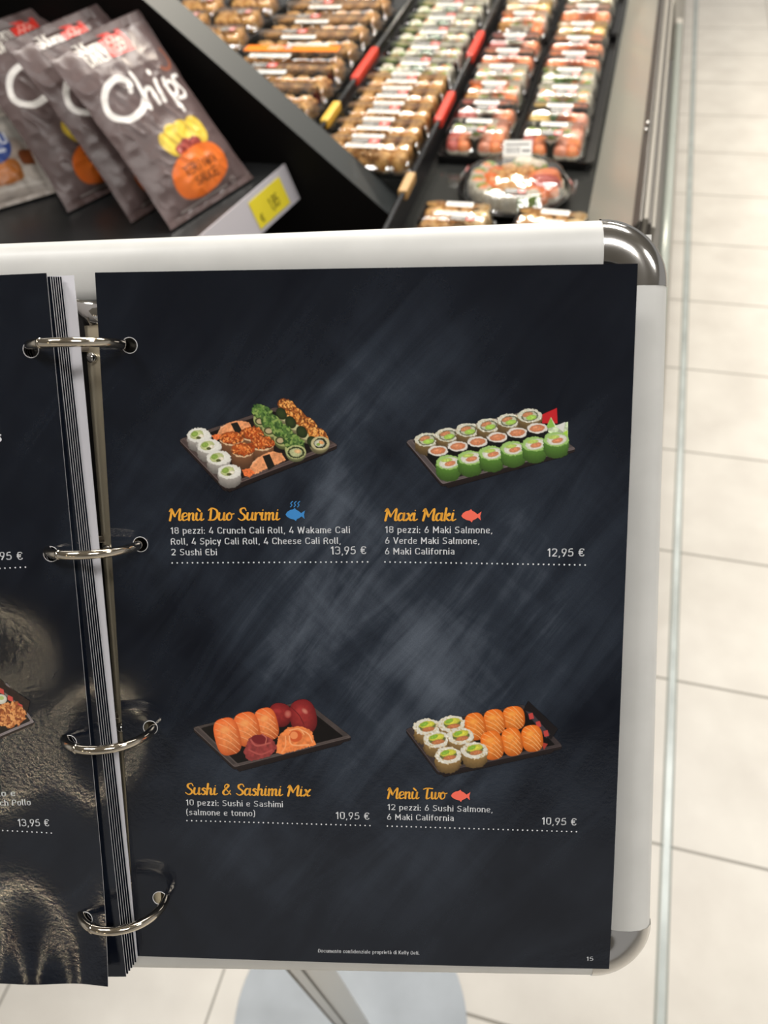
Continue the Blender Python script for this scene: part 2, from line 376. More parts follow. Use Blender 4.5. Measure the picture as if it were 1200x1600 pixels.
def script_text(s, A, B, unit):
    V, F = [], []; x = 0.0
    wf = lambda t, k: 6.0 + 3.6 * max(0.0, -t[1]) - 1.2 * max(0.0, t[1])
    for ch in s:
        adv, st = GL[ch]
        for stq in st:
            v, f = ribbon([(px + x + 0.10 * py, py) for px, py in stq], wf); b = len(V); V += v; F += [tuple(i + b for i in q) for q in f]
        x += adv
    V = np.array(V); A = np.array(A, float); B = np.array(B, float); d = B - A; L = np.hypot(*d); d /= L; n = np.array([-d[1], d[0]])
    xx = (V[:, 0] - V[:, 0].min()) / (V[:, 0].max() - V[:, 0].min()) * L
    return A + xx[:, None] * d + (V[:, 1] * unit)[:, None] * n, F

# ------------------------------------------------------------------ page frame of reference (mm: x right, y up the page, n out of it)
PO = Vector((-0.19172, 0.22714, CAM_Z - 0.15957))
PX = Vector((0.97410, 0.22310, -0.03668)).normalized(); PY = Vector((-0.11960, 0.64612, 0.75381)); PY = (PY - PX * PY.dot(PX)).normalized(); PN = PX.cross(PY)
PAGE = Matrix.Translation(PO) @ Matrix((PX, PY, PN)).transposed().to_4x4() @ Matrix.Scale(0.001, 4)
AL = math.radians(1.07)
BOARD = PAGE @ Matrix.Rotation(AL, 4, 'Z')

def frame_empty(name, Mx):
    """an unscaled empty on the frame; children are built in millimetres and scaled here"""
    o = empty(name); o.matrix_world = Mx; return o

# ------------------------------------------------------------------ materials
M = {}
M['white_frame'] = mat('white_painted_aluminium', (216, 216, 213), 0.38, noise_amt=0.03, noise_scale=0.05)
M['chrome'] = mat('chrome', (205, 203, 200), 0.13, 1.0)
M['ring_chrome'] = mat('ring_chrome', (214, 204, 188), 0.10, 1.0)
M['rail_metal'] = mat('rail_metal', (236, 224, 196), 0.26, 0.7)
M['pole_metal'] = mat('pole_aluminium', (196, 194, 188), 0.3, 0.6)
M['pole_groove'] = mat('pole_groove', (84, 80, 70), 0.5)
M['base_grey'] = mat('base_plate_grey', (176, 183, 190), 0.5, 0.0, noise_amt=0.06, noise_scale=14)
M['black_vinyl'] = mat('black_vinyl', (14, 13, 13), 0.3)
M['paper_edge'] = mat('paper_edge', (214, 213, 216), 0.7)
M['paper_white'] = mat('paper_white', (222, 221, 228), 0.6)
M['ink_white'] = mat('ink_white', (226, 228, 232), 0.35)
M['ink_yellow'] = mat('ink_yellow', (240, 172, 60), 0.35)
M['ink_blue'] = mat('ink_blue', (62, 138, 205), 0.35)
M['ink_coral'] = mat('ink_coral', (250, 112, 92), 0.35)
M['print'] = print_mat('printed_picture', 0.28)
M['pouch'] = print_mat('printed_foil', 0.36, alpha=False, bump=0.2)

def page_print_mat():
    m = bpy.data.materials.new('chalkboard_print'); m.use_nodes = True; nt = m.node_tree; N = nt.nodes; L = nt.links; b = N['Principled BSDF']
    tc = N.new('ShaderNodeTexCoord')
    def mapping(rz, sc):
        a = N.new('ShaderNodeMapping'); a.inputs['Rotation'].default_value = (0, 0, rz); L.new(tc.outputs['Object'], a.inputs['Vector'])
        c = N.new('ShaderNodeMapping'); c.inputs['Scale'].default_value = sc; L.new(a.outputs[0], c.inputs['Vector']); return c
    def noise(mp, detail=4, rough=0.6, dist=0.0):
        n = N.new('ShaderNodeTexNoise'); n.inputs['Scale'].default_value = 1; n.inputs['Detail'].default_value = detail; n.inputs['Roughness'].default_value = rough; n.inputs['Distortion'].default_value = dist
        L.new(mp.outputs[0], n.inputs['Vector']); return n.outputs['Fac']
    def mr(v, a, b_, c=0.0, d=1.0):
        n = N.new('ShaderNodeMapRange'); n.inputs[1].default_value = a; n.inputs[2].default_value = b_; n.inputs[3].default_value = c; n.inputs[4].default_value = d; L.new(v, n.inputs[0]); return n.outputs[0]
    def mul(a, b_):
        n = N.new('ShaderNodeMath'); n.operation = 'MULTIPLY'; L.new(a, n.inputs[0]); L.new(b_, n.inputs[1]); return n.outputs[0]
    def add(a, b_):
        n = N.new('ShaderNodeMath'); n.operation = 'ADD'; n.use_clamp = True; L.new(a, n.inputs[0]); L.new(b_, n.inputs[1]); return n.outputs[0]
    streak1 = mr(noise(mapping(-0.9, (0.010, 0.055, 1)), 6, 0.62, 0.9), 0.38, 0.74)
    streak2 = mr(noise(mapping(0.75, (0.012, 0.07, 1)), 6, 0.6, 0.8), 0.44, 0.80)
    blot = mr(noise(mapping(0.3, (0.013, 0.011, 1)), 3, 0.5, 0.5), 0.36, 0.66)
    # the chalk was wiped mostly over the middle of the page
    mp = N.new('ShaderNodeMapping'); mp.inputs['Location'].default_value = (-0.98, 1.13, 0); mp.inputs['Scale'].default_value = (0.0092, 0.0080, 0); L.new(tc.outputs['Object'], mp.inputs['Vector'])
    ln = N.new('ShaderNodeVectorMath'); ln.operation = 'LENGTH'; L.new(mp.outputs[0], ln.inputs[0])
    mid = mr(ln.outputs['Value'], 0.15, 1.15, 1.0, 0.12)
    fac = add(mul(add(mul(streak1, mr(blot, 0, 1, 0.35, 0.9)), mul(streak2, mr(blot, 0, 1, 0.1, 0.35))), mid), mr(mul(blot, mid), 0, 1, 0.02, 0.5))
    grain = mr(noise(mapping(0.2, (2.2, 2.2, 1)), 2, 0.5), 0.2, 0.8, 0.82, 1.12)
    r = N.new('ShaderNodeValToRGB'); e = r.color_ramp.elements; e[0].position = 0.0; e[0].color = (*lin((10, 14, 24)), 1); e[1].position = 1.0; e[1].color = (*lin((88, 96, 108)), 1)
    el = r.color_ramp.elements.new(0.45); el.color = (*lin((46, 53, 64)), 1)
    L.new(fac, r.inputs['Fac'])
    mx = N.new('ShaderNodeMix'); mx.data_type = 'RGBA'; mx.blend_type = 'MULTIPLY'; mx.inputs[0].default_value = 1.0
    L.new(r.outputs[0], mx.inputs[6]); L.new(grain, mx.inputs[7]); L.new(mx.outputs[2], b.inputs['Base Color'])
    b.inputs['Roughness'].default_value = 0.065; b.inputs['Specular IOR Level'].default_value = 0.5
    bp = N.new('ShaderNodeBump'); bp.inputs['Strength'].default_value = 0.035; bp.inputs['Distance'].default_value = 1.2
    L.new(noise(mapping(0.1, (0.45, 0.45, 0.45)), 4, 0.7), bp.inputs['Height']); L.new(bp.outputs[0], b.inputs['Normal'])
    return m
M['page'] = page_print_mat()

# ------------------------------------------------------------------ setting: floor
def floor_mat():
    m = bpy.data.materials.new('floor_tiles'); m.use_nodes = True; nt = m.node_tree; N = nt.nodes; L = nt.links; b = N['Principled BSDF']
    tc = N.new('ShaderNodeTexCoord'); sp = N.new('ShaderNodeSeparateXYZ'); L.new(tc.outputs['Object'], sp.inputs[0])
    def line(axis, off, pitch, half):
        a = N.new('ShaderNodeMath'); a.operation = 'SUBTRACT'; a.inputs[1].default_value = off; L.new(sp.outputs[axis], a.inputs[0])
        w = N.new('ShaderNodeMath'); w.operation = 'PINGPONG'; w.inputs[1].default_value = pitch / 2; L.new(a.outputs[0], w.inputs[0])
        c = N.new('ShaderNodeMapRange'); c.inputs[1].default_value = half * 0.8; c.inputs[2].default_value = half * 1.3; c.inputs[3].default_value = 1; c.inputs[4].default_value = 0; L.new(w.outputs[0], c.inputs[0])
        return c.outputs[0]
    lx = line('X', 0.235, 0.3125, 0.0017); ly = line('Y', 0.4695, 0.2985, 0.0022)
    mxm = N.new('ShaderNodeMath'); mxm.operation = 'MAXIMUM'; L.new(lx, mxm.inputs[0]); L.new(ly, mxm.inputs[1])
    n = N.new('ShaderNodeTexNoise'); n.inputs['Scale'].default_value = 9; n.inputs['Detail'].default_value = 5; L.new(tc.outputs['Object'], n.inputs['Vector'])
    r = N.new('ShaderNodeValToRGB'); r.color_ramp.elements[0].position = 0.3; r.color_ramp.elements[0].color = (*lin((207, 202, 194)), 1); r.color_ramp.elements[1].position = 0.7; r.color_ramp.elements[1].color = (*lin((221, 217, 209)), 1)
    L.new(n.outputs['Fac'], r.inputs['Fac'])
    mx = N.new('ShaderNodeMix'); mx.data_type = 'RGBA'; L.new(mxm.outputs[0], mx.inputs[0]); L.new(r.outputs[0], mx.inputs[6]); mx.inputs[7].default_value = (*lin((142, 137, 128)), 1)
    L.new(mx.outputs[2], b.inputs['Base Color']); b.inputs['Roughness'].default_value = 0.38
    return m
fl = mesh_obj('floor', [(-6, -10, 0), (6, -10, 0), (6, 9, 0), (-6, 9, 0)], [(0, 1, 2, 3)], floor_mat()); tag(fl, 'pale beige square floor tiles with grey joints', 'floor', kind='structure')
ce = mesh_obj('ceiling', [(-6, -10, 3.45), (-6, 9, 3.45), (6, 9, 3.45), (6, -10, 3.45)], [(0, 1, 2, 3)], mat('ceiling_paint', (150, 148, 144), 0.8)); tag(ce, 'plain grey store ceiling above the aisle', 'ceiling', kind='structure')
M['strip'] = mat('joint_strip', (196, 204, 202), 0.3, 0.1, noise_amt=0.12, noise_scale=12)
M['strip_edge'] = mat('joint_strip_edge', (140, 146, 140), 0.4)
bm = bmesh.new()
def skew(bm_, x0, x1, z, mi):
    v = [bm_.verts.new(p) for p in ((x0, -1, 0.0002), (x1, -1, 0.0002), (x1 + 0.018, 7, 0.0002), (x0 + 0.018, 7, 0.0002), (x0, -1, z), (x1, -1, z), (x1 + 0.018, 7, z), (x0 + 0.018, 7, z))]
    for q in ((4, 5, 6, 7), (0, 1, 5, 4), (1, 2, 6, 5), (2, 3, 7, 6), (3, 0, 4, 7)):
        f = bm_.faces.new([v[i] for i in q]); f.material_index = mi
skew(bm, 0.2245, 0.2345, 0.0012, 0); skew(bm, 0.2205, 0.2235, 0.0008, 1); skew(bm, 0.2355, 0.2382, 0.0008, 1)
tr = bm_obj('trim_1', bm, [M['strip'], M['strip_edge']]); tag(tr, 'narrow grey-green expansion joint strip running along the tiled floor', 'floor trim', kind='structure')

# ------------------------------------------------------------------ poster stand (menu board)
stand = frame_empty('poster_stand', BOARD)
tag(stand, 'white snap-frame display stand with chrome corners holding the open menu', 'display stand')
XL, XR, YT, YB, RC = -241.5, 227.2, 16.8, -318.6, 27.0
PROF = [(-25.5, -25), (-25.5, -18.2), (-24.5, -16.6), (-21, -14.9), (-16, -13.6), (-11, -13.4), (-6.5, -14.2), (-3, -16.0), (-0.8, -18.8), (0, -22), (-0.6, -25.5), (-2, -27)]   # (across inward(-) .. outer edge 0, n)
def frame_run(name, path, m):
    """path: list of (point on outer edge, outward dir) in board mm"""
    V, F = [], []; k = len(PROF)
    for (px, py), (ox, oy) in path:
        for (a, n) in PROF: V.append((px + ox * a, py + oy * a, n))
    for i in range(len(path) - 1):
        for j in range(k):
            F.append((i * k + j, (i + 1) * k + j, (i + 1) * k + (j + 1) % k, i * k + (j + 1) % k))
    F.append(tuple(range(k))); F.append(tuple(reversed(range((len(path) - 1) * k, len(path) * k))))
    o = mesh_obj(name, V, F, m, stand, smooth=True)
    return o
def shade_auto(o, ang=0.7):
    me = o.data; bm_ = bmesh.new(); bm_.from_mesh(me); bmesh.ops.recalc_face_normals(bm_, faces=bm_.faces[:])
    for e in bm_.edges:
        if len(e.link_faces) == 2 and e.calc_face_angle(0) > ang: e.smooth = False
    bm_.to_mesh(me); bm_.free()
shade_auto(frame_run('frame_bar', [((XL + RC, YT), (0, 1)), ((XR - RC, YT), (0, 1))], M['white_frame']))
shade_auto(frame_run('frame_bar', [((XR, YT - RC), (1, 0)), ((XR, YB + RC), (1, 0))], M['white_frame']))
shade_auto(frame_run('frame_bar', [((XR - RC, YB), (0, -1)), ((XL + RC, YB), (0, -1))], M['white_frame']))
shade_auto(frame_run('frame_bar', [((XL, YB + RC), (-1, 0)), ((XL, YT - RC), (-1, 0))], M['white_frame']))
for (cx, cy, a0) in ((XR - RC, YT - RC, 0), (XL + RC, YT - RC, 90), (XL + RC, YB + RC, 180), (XR - RC, YB + RC, 270)):
    pth = []
    for i in range(15):
        a = math.radians(a0 + 90 * i / 14); pth.append(((cx + (RC + 0.5) * math.cos(a), cy + (RC + 0.5) * math.sin(a)), (math.cos(a), math.sin(a))))
    c = frame_run('corner_cap', pth, M['chrome']); tag(c, 'rounded chrome corner cap'); shade_auto(c)
box('back_panel', (XL + 6, YB + 6, -26.5), (XR - 6, YT - 6, -23), M['white_frame'], stand)
# pole and base stand on the floor: built in world space, then brought under the stand
def keep_world(o, parent):
    bpy.context.view_layer.update(); o.parent = parent; o.matrix_parent_inverse = parent.matrix_world.inverted()
PXY = (-0.170, 0.110)
bm = bmesh.new()
bm_box(bm, (PXY[0] - 0.0135, PXY[1] - 0.0135, 0.004), (PXY[0] + 0.0135, PXY[1] + 0.0135, 0.955), 0.002, 0)
for sx in (-1, 1):
    bm_box(bm, (PXY[0] + sx * 0.0095 - 0.0018, PXY[1] - 0.0140, 0.02), (PXY[0] + sx * 0.0095 + 0.0018, PXY[1] - 0.0128, 0.94), 0, 1)
pole = bm_obj('pole', bm, [M['pole_metal'], M['pole_groove']]); keep_world(pole, stand)
bm = bmesh.new(); bmesh.ops.create_cone(bm, cap_ends=True, segments=72, radius1=0.166, radius2=0.166, depth=0.006, matrix=Matrix.Translation((-0.187, 0.118, 0.0032)))
bmesh.ops.bevel(bm, geom=[e for e in bm.edges if abs(e.verts[0].co.z - e.verts[1].co.z) < 1e-5], offset=0.0015, segments=2, affect='EDGES')
base = bm_obj('base_plate', bm, M['base_grey']); keep_world(base, stand)
# bracket between pole and board
bm = bmesh.new(); bc = BOARD @ Vector((-7, -151, -27)); bd = Vector((PXY[0], PXY[1], 0.93))
V, F = sweep([bd, (bd + bc) / 2, bc], 0.012, 12); br = mesh_obj('bracket', V, F, M['pole_groove']); keep_world(br, stand)

# ------------------------------------------------------------------ ring binder
binder = frame_empty('ring_binder', BOARD)
tag(binder, 'black four-ring binder with chrome rings fixed to the white board', 'ring binder')
box('cover', (-214, -292, -22.5), (201, -9.0, -13.6), M['black_vinyl'], binder, 0.8)
def arch_strip(name, x, w, h, y0, y1, n0, m):
    V, F = [], []; K = 10; ys = np.linspace(y0, y1, 24)
    for y in ys:
        for k in range(K + 1):
            t = -1 + 2 * k / K; V.append((x + t * w / 2, y, n0 + h * (1 - abs(t) ** 2.6)))
    for i in range(len(ys) - 1):
        for k in range(K): F.append((i * (K + 1) + k, (i + 1) * (K + 1) + k, (i + 1) * (K + 1) + k + 1, i * (K + 1) + k + 1))
    return mesh_obj(name, V, F, m, binder, smooth=True)
RX = -7.0
arch_strip('mechanism_rail', RX + 2.4, 14.5, 4.0, -17, -290, -13.4, M['rail_metal'])
# lever tab at the top of the mechanism
V, F = [], []; K = 8
for i, (y, w, h, xo) in enumerate(((-19, 11, 4.2, 2.6), (-16, 11.5, 5.2, 2.2), (-14, 13, 6.6, 1.2), (-11.5, 17, 7.6, -0.4), (-9.4, 19, 8.0, -1.2))):
    for k in range(K + 1):
        t = -1 + 2 * k / K; V.append((RX + xo + t * w / 2, y - 1.2 * t * (i > 2), -12.6 + h * (0.55 + 0.45 * t * t) if i > 2 else -12.6 + h * (1 - 0.6 * abs(t) ** 2.4)))
for i in range(4):
    for k in range(K): F.append((i * (K + 1) + k, (i + 1) * (K + 1) + k, (i + 1) * (K + 1) + k + 1, i * (K + 1) + k + 1))
lv = mesh_obj('opening_lever', V, F, M['chrome'], binder, smooth=True)
sm = lv.modifiers.new('solid', 'SOLIDIFY'); sm.thickness = 0.9
RINGY = [-28.2, -108.6, -188.3, -268.0]
for i, ry in enumerate(RINGY):
    ry = ry - 0.0187 * 0
    pts = []
    for k in range(56):
        a = 2 * PI * k / 56; pts.append((RX + 17.6 * math.cos(a), ry - 0.0, 4.6 + 17.6 * math.sin(a)))
    V, F = sweep(pts, 1.85, 12, True); rg = mesh_obj('ring', V, F, M['ring_chrome'], binder, smooth=True)
    # joint where the two halves of the ring meet
    a = PI / 2 + 0.42; jp = (RX + 17.6 * math.cos(a), ry, 4.6 + 17.6 * math.sin(a)); td = (-math.sin(a) * 0.5, 0, math.cos(a) * 0.5)
    V, F = sweep([(jp[0] - td[0], jp[1], jp[2] - td[2]), (jp[0] + td[0], jp[1], jp[2] + td[2])], 2.02, 12); mesh_obj('ring_joint', V, F, M['ring_chrome'], rg, smooth=True)
    bm = bmesh.new(); bmesh.ops.create_uvsphere(bm, u_segments=14, v_segments=8, radius=2.3, matrix=Matrix.Translation((RX - 0.6, ry - 4.0, -8.6))); bm_obj('rivet', bm, M['chrome'], binder, True)

# ------------------------------------------------------------------ pages
HOLES = [-28.2, -108.6, -188.4, -268.0]
def page_mesh(name, w=210.0, h=297.0, hole_x=12.4, right_holes=False, thick=0.28, curl=None, step=2.0, hole_r=3.1):
    """sheet with its top-left corner at 0,0 (or top-right when right_holes), four punched holes, bent by curl(x,y)"""
    nx = int(round(w / step)); ny = int(round(h / step)); bm_ = bmesh.new(); g = {}
    sgn = -1 if right_holes else 1
    for j in range(ny + 1):
        for i in range(nx + 1): g[i, j] = bm_.verts.new((sgn * w * i / nx, -h * j / ny, 0))
    for j in range(ny):
        for i in range(nx): bm_.faces.new((g[i, j], g[i, j + 1], g[i + 1, j + 1], g[i + 1, j]) if sgn > 0 else (g[i, j], g[i + 1, j], g[i + 1, j + 1], g[i, j + 1]))
    for hy in HOLES:
        c = Vector((sgn * hole_x, hy, 0))
        dead = [v for v in bm_.verts if (v.co - c).length < hole_r]
        ring = set(x for v in dead for f in v.link_faces for x in f.verts) - set(dead)
        bmesh.ops.delete(bm_, geom=dead, context='VERTS')
        for v in ring:
            d = v.co - c
            v.co = c + d.normalized() * hole_r
    if curl:
        for v in bm_.verts: v.co.z = curl(v.co.x, v.co.y)
    for f in bm_.faces: f.normal_update()
    ext = bmesh.ops.extrude_face_region(bm_, geom=bm_.faces[:])
    nv = [q for q in ext['geom'] if isinstance(q, bmesh.types.BMVert)]
    top = [f for f in bm_.faces]
    for v in nv: v.co.z -= thick
    for f in bm_.faces:
        f.normal_update()
        zs = [v.co.z for v in f.verts]
        f.material_index = 0
    nvs = set(nv)
    for f in bm_.faces:
        k = sum(v in nvs for v in f.verts)
        if 0 < k < len(f.verts): f.material_index = 1
        f.smooth = not (0 < k < len(f.verts))
    bmesh.ops.recalc_face_normals(bm_, faces=bm_.faces[:])
    for e in bm_.edges:
        if len(e.link_faces) == 2 and e.link_faces[0].material_index != e.link_faces[1].material_index: e.smooth = False
    me = bpy.data.meshes.new(name); bm_.to_mesh(me); bm_.free()
    me.materials.append(M['page']); me.materials.append(M['paper_edge'])
    return me

def curl_right(x, y):
    b = 0.0
    if y < -240 and x > 60: b -= 3.2 * ((-240 - y) / 57) ** 2 * ((x - 60) / 150) ** 2 * 0.5
    b += 0.5 * math.exp(-((x - 12.4) / 9) ** 2) * sum(math.exp(-((y - h) / 9) ** 2) for h in HOLES) * 0.5
    return b
RP = frame_empty('menu_page', PAGE); tag(RP, 'right-hand glossy black menu page with four sushi trays and prices', 'menu page')
sheet = link_obj('sheet', page_mesh('sheet', curl=curl_right), RP)
def onpage(x, y, lift=0.12): return np.stack([x, y, np.array([curl_right(a, b) for a, b in zip(x, y)]) + lift], -1)

def flat_part(name, VF, m, parent, lift=0.14, fn=onpage):
    V, F = [], []
    for v, f in VF:
        b = len(V); V += list(np.asarray(v)); F += [tuple(i + b for i in q) for q in f]
    V = np.array(V); P = fn(V[:, 0], V[:, 1], lift)
    return mesh_obj(name, P, F, m, parent)
def dots(A, B, n, r=0.33):
    V, F = [], []
    for i in range(n):
        c = np.array(A) + (np.array(B) - np.array(A)) * i / (n - 1); b = len(V)
        V += [c + r * np.array([math.cos(2 * PI * k / 10), math.sin(2 * PI * k / 10)]) for k in range(10)]; F.append(tuple(range(b, b + 10)))
    return V, F
def fish(A, B, steam=False):
    A = np.array(A); d = np.array(B) - A; s = np.hypot(*d) / 100
    P = [(0, 0), (8, 14), (24, 24), (38, 27), (48, 34), (54, 26), (66, 20), (80, 8), (100, 22), (94, 0), (97, -22), (82, -8), (68, -18), (58, -22), (52, -33), (44, -25), (26, -21), (8, -11)]
    out = [([A + s * np.array(p) for p in P], [tuple(range(len(P)))])]
    if steam:
        for x in (26, 44, 62):
            v, f = ribbon([(x, 40), (x + 8, 50), (x + 2, 58), (x + 12, 68)], lambda t, k: 4.5); out.append(([A + s * np.array(q) for q in v], f))
    return out
DC, PC = 2.72, 3.35
DISH = [
 dict(title=('Menù Duo Surimi', (24.8, -98.7), (71.0, -98.4)), lines=[('18 pezzi: 4 Crunch Cali Roll, 4 Wakame Cali', (25.3, -104.2), (99.2, -103.7)), ('Roll, 4 Spicy Cali Roll, 4 Cheese Cali Roll,', (25.2, -108.7), (95.4, -108.2)), ('2 Sushi Ebi', (25.2, -113.2), (44.2, -113.1))], price=('13,95 €', (91.3, -112.6), (105.8, -112.4)), dots=((25.3, -116.4), (106.3, -115.6), 39), fish=((73.1, -96.2), (81.1, -96.1), 'ink_blue')),
 dict(title=('Maxi Maki', (113.2, -98.6), (142.2, -98.6)), lines=[('18 pezzi: 6 Maki Salmone,', (113.5, -103.6), (156.6, -103.7)), ('6 Verde Maki Salmone,', (113.5, -108.1), (151.5, -108.1)), ('6 Maki California', (113.4, -112.5), (141.5, -112.4))], price=('12,95 €', (178.7, -113.1), (193.4, -113.0)), dots=((113.4, -115.6), (193.8, -116.5), 40), fish=((144.2, -96.6), (152.2, -96.5), 'ink_coral')),
 dict(title=('Sushi & Sashimi Mix', (26.1, -218.6), (81.0, -218.3)), lines=[('10 pezzi: Sushi e Sashimi', (26.2, -223.7), (68.6, -223.6)), ('(salmone e tonno)', (26.2, -228.2), (56.4, -228.1))], price=('10,95 €', (91.4, -228.5), (105.9, -228.5)), dots=((26.3, -230.8), (106.1, -231.2), 39), fish=None),
 dict(title=('Menù Two', (113.5, -218.6), (139.3, -218.3)), lines=[('12 pezzi: 6 Sushi Salmone,', (113.7, -223.8), (158.3, -223.9)), ('6 Maki California', (113.5, -228.3), (141.9, -228.2))], price=('10,95 €', (179.1, -228.9), (193.6, -229.0)), dots=((113.6, -231.2), (193.7, -231.8), 40), fish=((140.7, -216.7), (148.9, -216.5), 'ink_coral')),
]
for k, D in enumerate(DISH):
    nm = ['upper left', 'upper right', 'lower left', 'lower right'][k]
    flat_part('printed_title', [script_text(D['title'][0], D['title'][1], D['title'][2], 0.079)], M['ink_yellow'], RP)['label'] = 'yellow brush-script title of the %s dish' % nm
    flat_part('printed_description', [din_text(s, a, b, DC) for s, a, b in D['lines']], M['ink_white'], RP)['label'] = 'white description lines of the %s dish' % nm
    flat_part('printed_price', [din_text(*D['price'], PC)], M['ink_white'], RP)['label'] = 'white price of the %s dish' % nm
    flat_part('dotted_rule', [dots(*D['dots'])], M['ink_white'], RP)
    if D['fish']:
        a, b, mm = D['fish']; flat_part('fish_symbol', fish(a, b, mm == 'ink_blue'), M[mm], RP)['label'] = ('blue steaming fish symbol' if mm == 'ink_blue' else 'coral fish symbol')
flat_part('printed_footer', [din_text('Documento confidenziale proprietà di Kelly Deli.', (82.5, -292.2), (127.2, -291.9), 1.75)], M['ink_white'], RP)
flat_part('page_number', [din_text('15', (200.0, -293.0), (202.9, -292.9), 2.1)], M['ink_white'], RP)

def hole_rims(parent, hx, curl, sgn=1):
    for hy in HOLES:
        pts = [(hx + 3.1 * math.cos(2 * PI * k / 28), hy + 3.1 * math.sin(2 * PI * k / 28)) for k in range(28)]
        V, F = sweep([(x, y, curl(x, y) + 0.06) for x, y in pts], 0.14, 6, True); mesh_obj('hole_edge', V, F, M['paper_edge'], parent, smooth=True)
hole_rims(RP, 12.4, curl_right)
# --- the four printed pictures ------------------------------------------------
HM = {'p1': [0.0785368, -0.0046337, 21.2, -0.00129758, -0.0742323, -43.4, 1.42741e-05, -3.60055e-05],
      'p2': [0.0774548, -0.00471429, 108.5, -0.00131781, -0.0729665, -44.1, 1.45021e-05, -3.65168e-05],
      'p3': [0.0831059, -0.00509137, 20.4, -0.0013967, -0.0783119, -166.4, 1.50214e-05, -3.94465e-05],
      'p4': [0.0818021, -0.00492533, 107.3, -0.00134265, -0.0773419, -165.2, 1.42844e-05, -3.79008e-05],
      'p5': [0.0470821, -0.00289444, -45.0, -0.000544641, -0.0444162, -157.4, 7.19831e-06, -2.27482e-05]}
def hom(key, x, y):
    h = HM[key]; w = h[6] * x + h[7] * y + 1; return (h[0] * x + h[1] * y + h[2]) / w, (h[3] * x + h[4] * y + h[5]) / w
WH = (238, 234, 224)
def tray_art(c, A, B, C, D, drop, rim=(78, 66, 64), inn=(26, 20, 20), w=0.055, foot=True):
    A, B, C, D = [np.array(p, float) for p in (A, B, C, D)]; ctr = (A + B + C + D) / 4
    if foot:
        q = lambda p, f, dy: ctr + (p - ctr) * f + np.array([0, dy])
        c.poly([q(A, .9, drop), q(D, .93, drop + 8), q(D, .86, drop + 34), q(C, .86, drop + 28), q(C, .92, drop + 2)], (30, 22, 22))
    def cham(P, k=0.055):
        out = []
        for i in range(4):
            p, a, b = P[i], P[i - 1], P[(i + 1) % 4]; out += [p + (a - p) * k * 0.6, p + ((a - p) + (b - p)) * k * 0.16, p + (b - p) * k * 0.6]
        return out
    o = cham([A, B, C, D]); lo = [p + np.array([0, drop]) for p in o]
    c.poly(lo, (34, 26, 26)); c.poly([o[0], lo[0], lo[10], lo[7], o[7], o[10]], (34, 26, 26))
    c.poly(o, rim, noise=0.08, ns=40)
    I = cham([p + (ctr - p) * w * 2.0 for p in (A, B, C, D)])
    c.poly(I, inn, noise=0.25, ns=26)
    q2 = [p + (ctr - p) * w * 0.5 for p in o]
    c.stroke([q2[1], q2[2], q2[9], q2[10], q2[11], q2[6], q2[7]], 7, tuple(min(255, v * 1.22) for v in rim), smooth=False)
    c.stroke([o[0], o[1], o[11]][:1] + [o[10], o[7]], 3, tuple(min(255, v * 1.5) for v in rim), smooth=False)
def roll_art(c, x, y, rx, ry, h, side, rim, core, rot=0, jag=0, seed=1, grain=None, edge=None):
    edge = edge or tuple(v * 0.72 for v in side)
    for k in range(int(h), 0, -3):
        f = 1 - 0.38 * k / h
        m = c.ell(x, y + k, rx * (1 - 0.06 * k / h), ry, tuple(v * f for v in side), rot=rot, edge=tuple(v * f for v in edge), noise=0.08, ns=7, jag=jag, seed=seed)
    m = c.ell(x, y, rx, ry, rim, rot=rot, edge=tuple(v * 0.93 for v in rim), noise=0.06, ns=6, jag=jag, seed=seed)
    if grain: c.specks(m, grain[0], grain[1], grain[2], seed)
    for (dx, dy, ax, ay, col, rr) in core:
        c.ell(x + dx, y + dy, ax, ay, col, rot=rr, edge=tuple(v * 0.86 for v in col), noise=0.1, ns=6, jag=5, seed=seed + 2)
def crumb_art(c, x, y, rx, ry, col, cols, rot=0, n=60, size=6, seed=1, edge=None):
    m = c.ell(x, y, rx, ry, col, rot=rot, edge=edge or tuple(v * 0.55 for v in col), noise=0.25, ns=8, jag=9, light=0.25, seed=seed)
    c.specks(m, n, size, cols, seed)
def nigiri_art(c, x, y, rx, ry, rot, col, dark, stripe=(255, 190, 140), n=5, seed=1, p=2.4, ang=25):
    m = c.ell(x, y, rx, ry, col, rot=rot, edge=dark, noise=0.07, ns=12, light=0.16, seed=seed, p=p)
    r = math.radians(ang + 18 + rot)
    for i in range(n):
        t = (i + 0.5) / n * 2 - 1; ox = math.sin(math.radians(rot)) * -1 * t * ry; oy = math.cos(math.radians(rot)) * t * ry
        dx, dy = math.cos(r) * rx * 1.1, math.sin(r) * rx * 1.1
        if stripe: c.stroke([(x + ox - dx, y + oy - dy), (x + ox + 2, y + oy - 9), (x + ox + dx, y + oy + dy * 1.15)], 3.2, stripe, clip=m * 0.75)
    c.ell(x - rx * 0.2, y - ry * 0.35, rx * 0.42, ry * 0.22, tuple(min(255, v * 1.13 + 10) for v in col), rot=rot, edge=col, clip=m * 0.7)
    return m

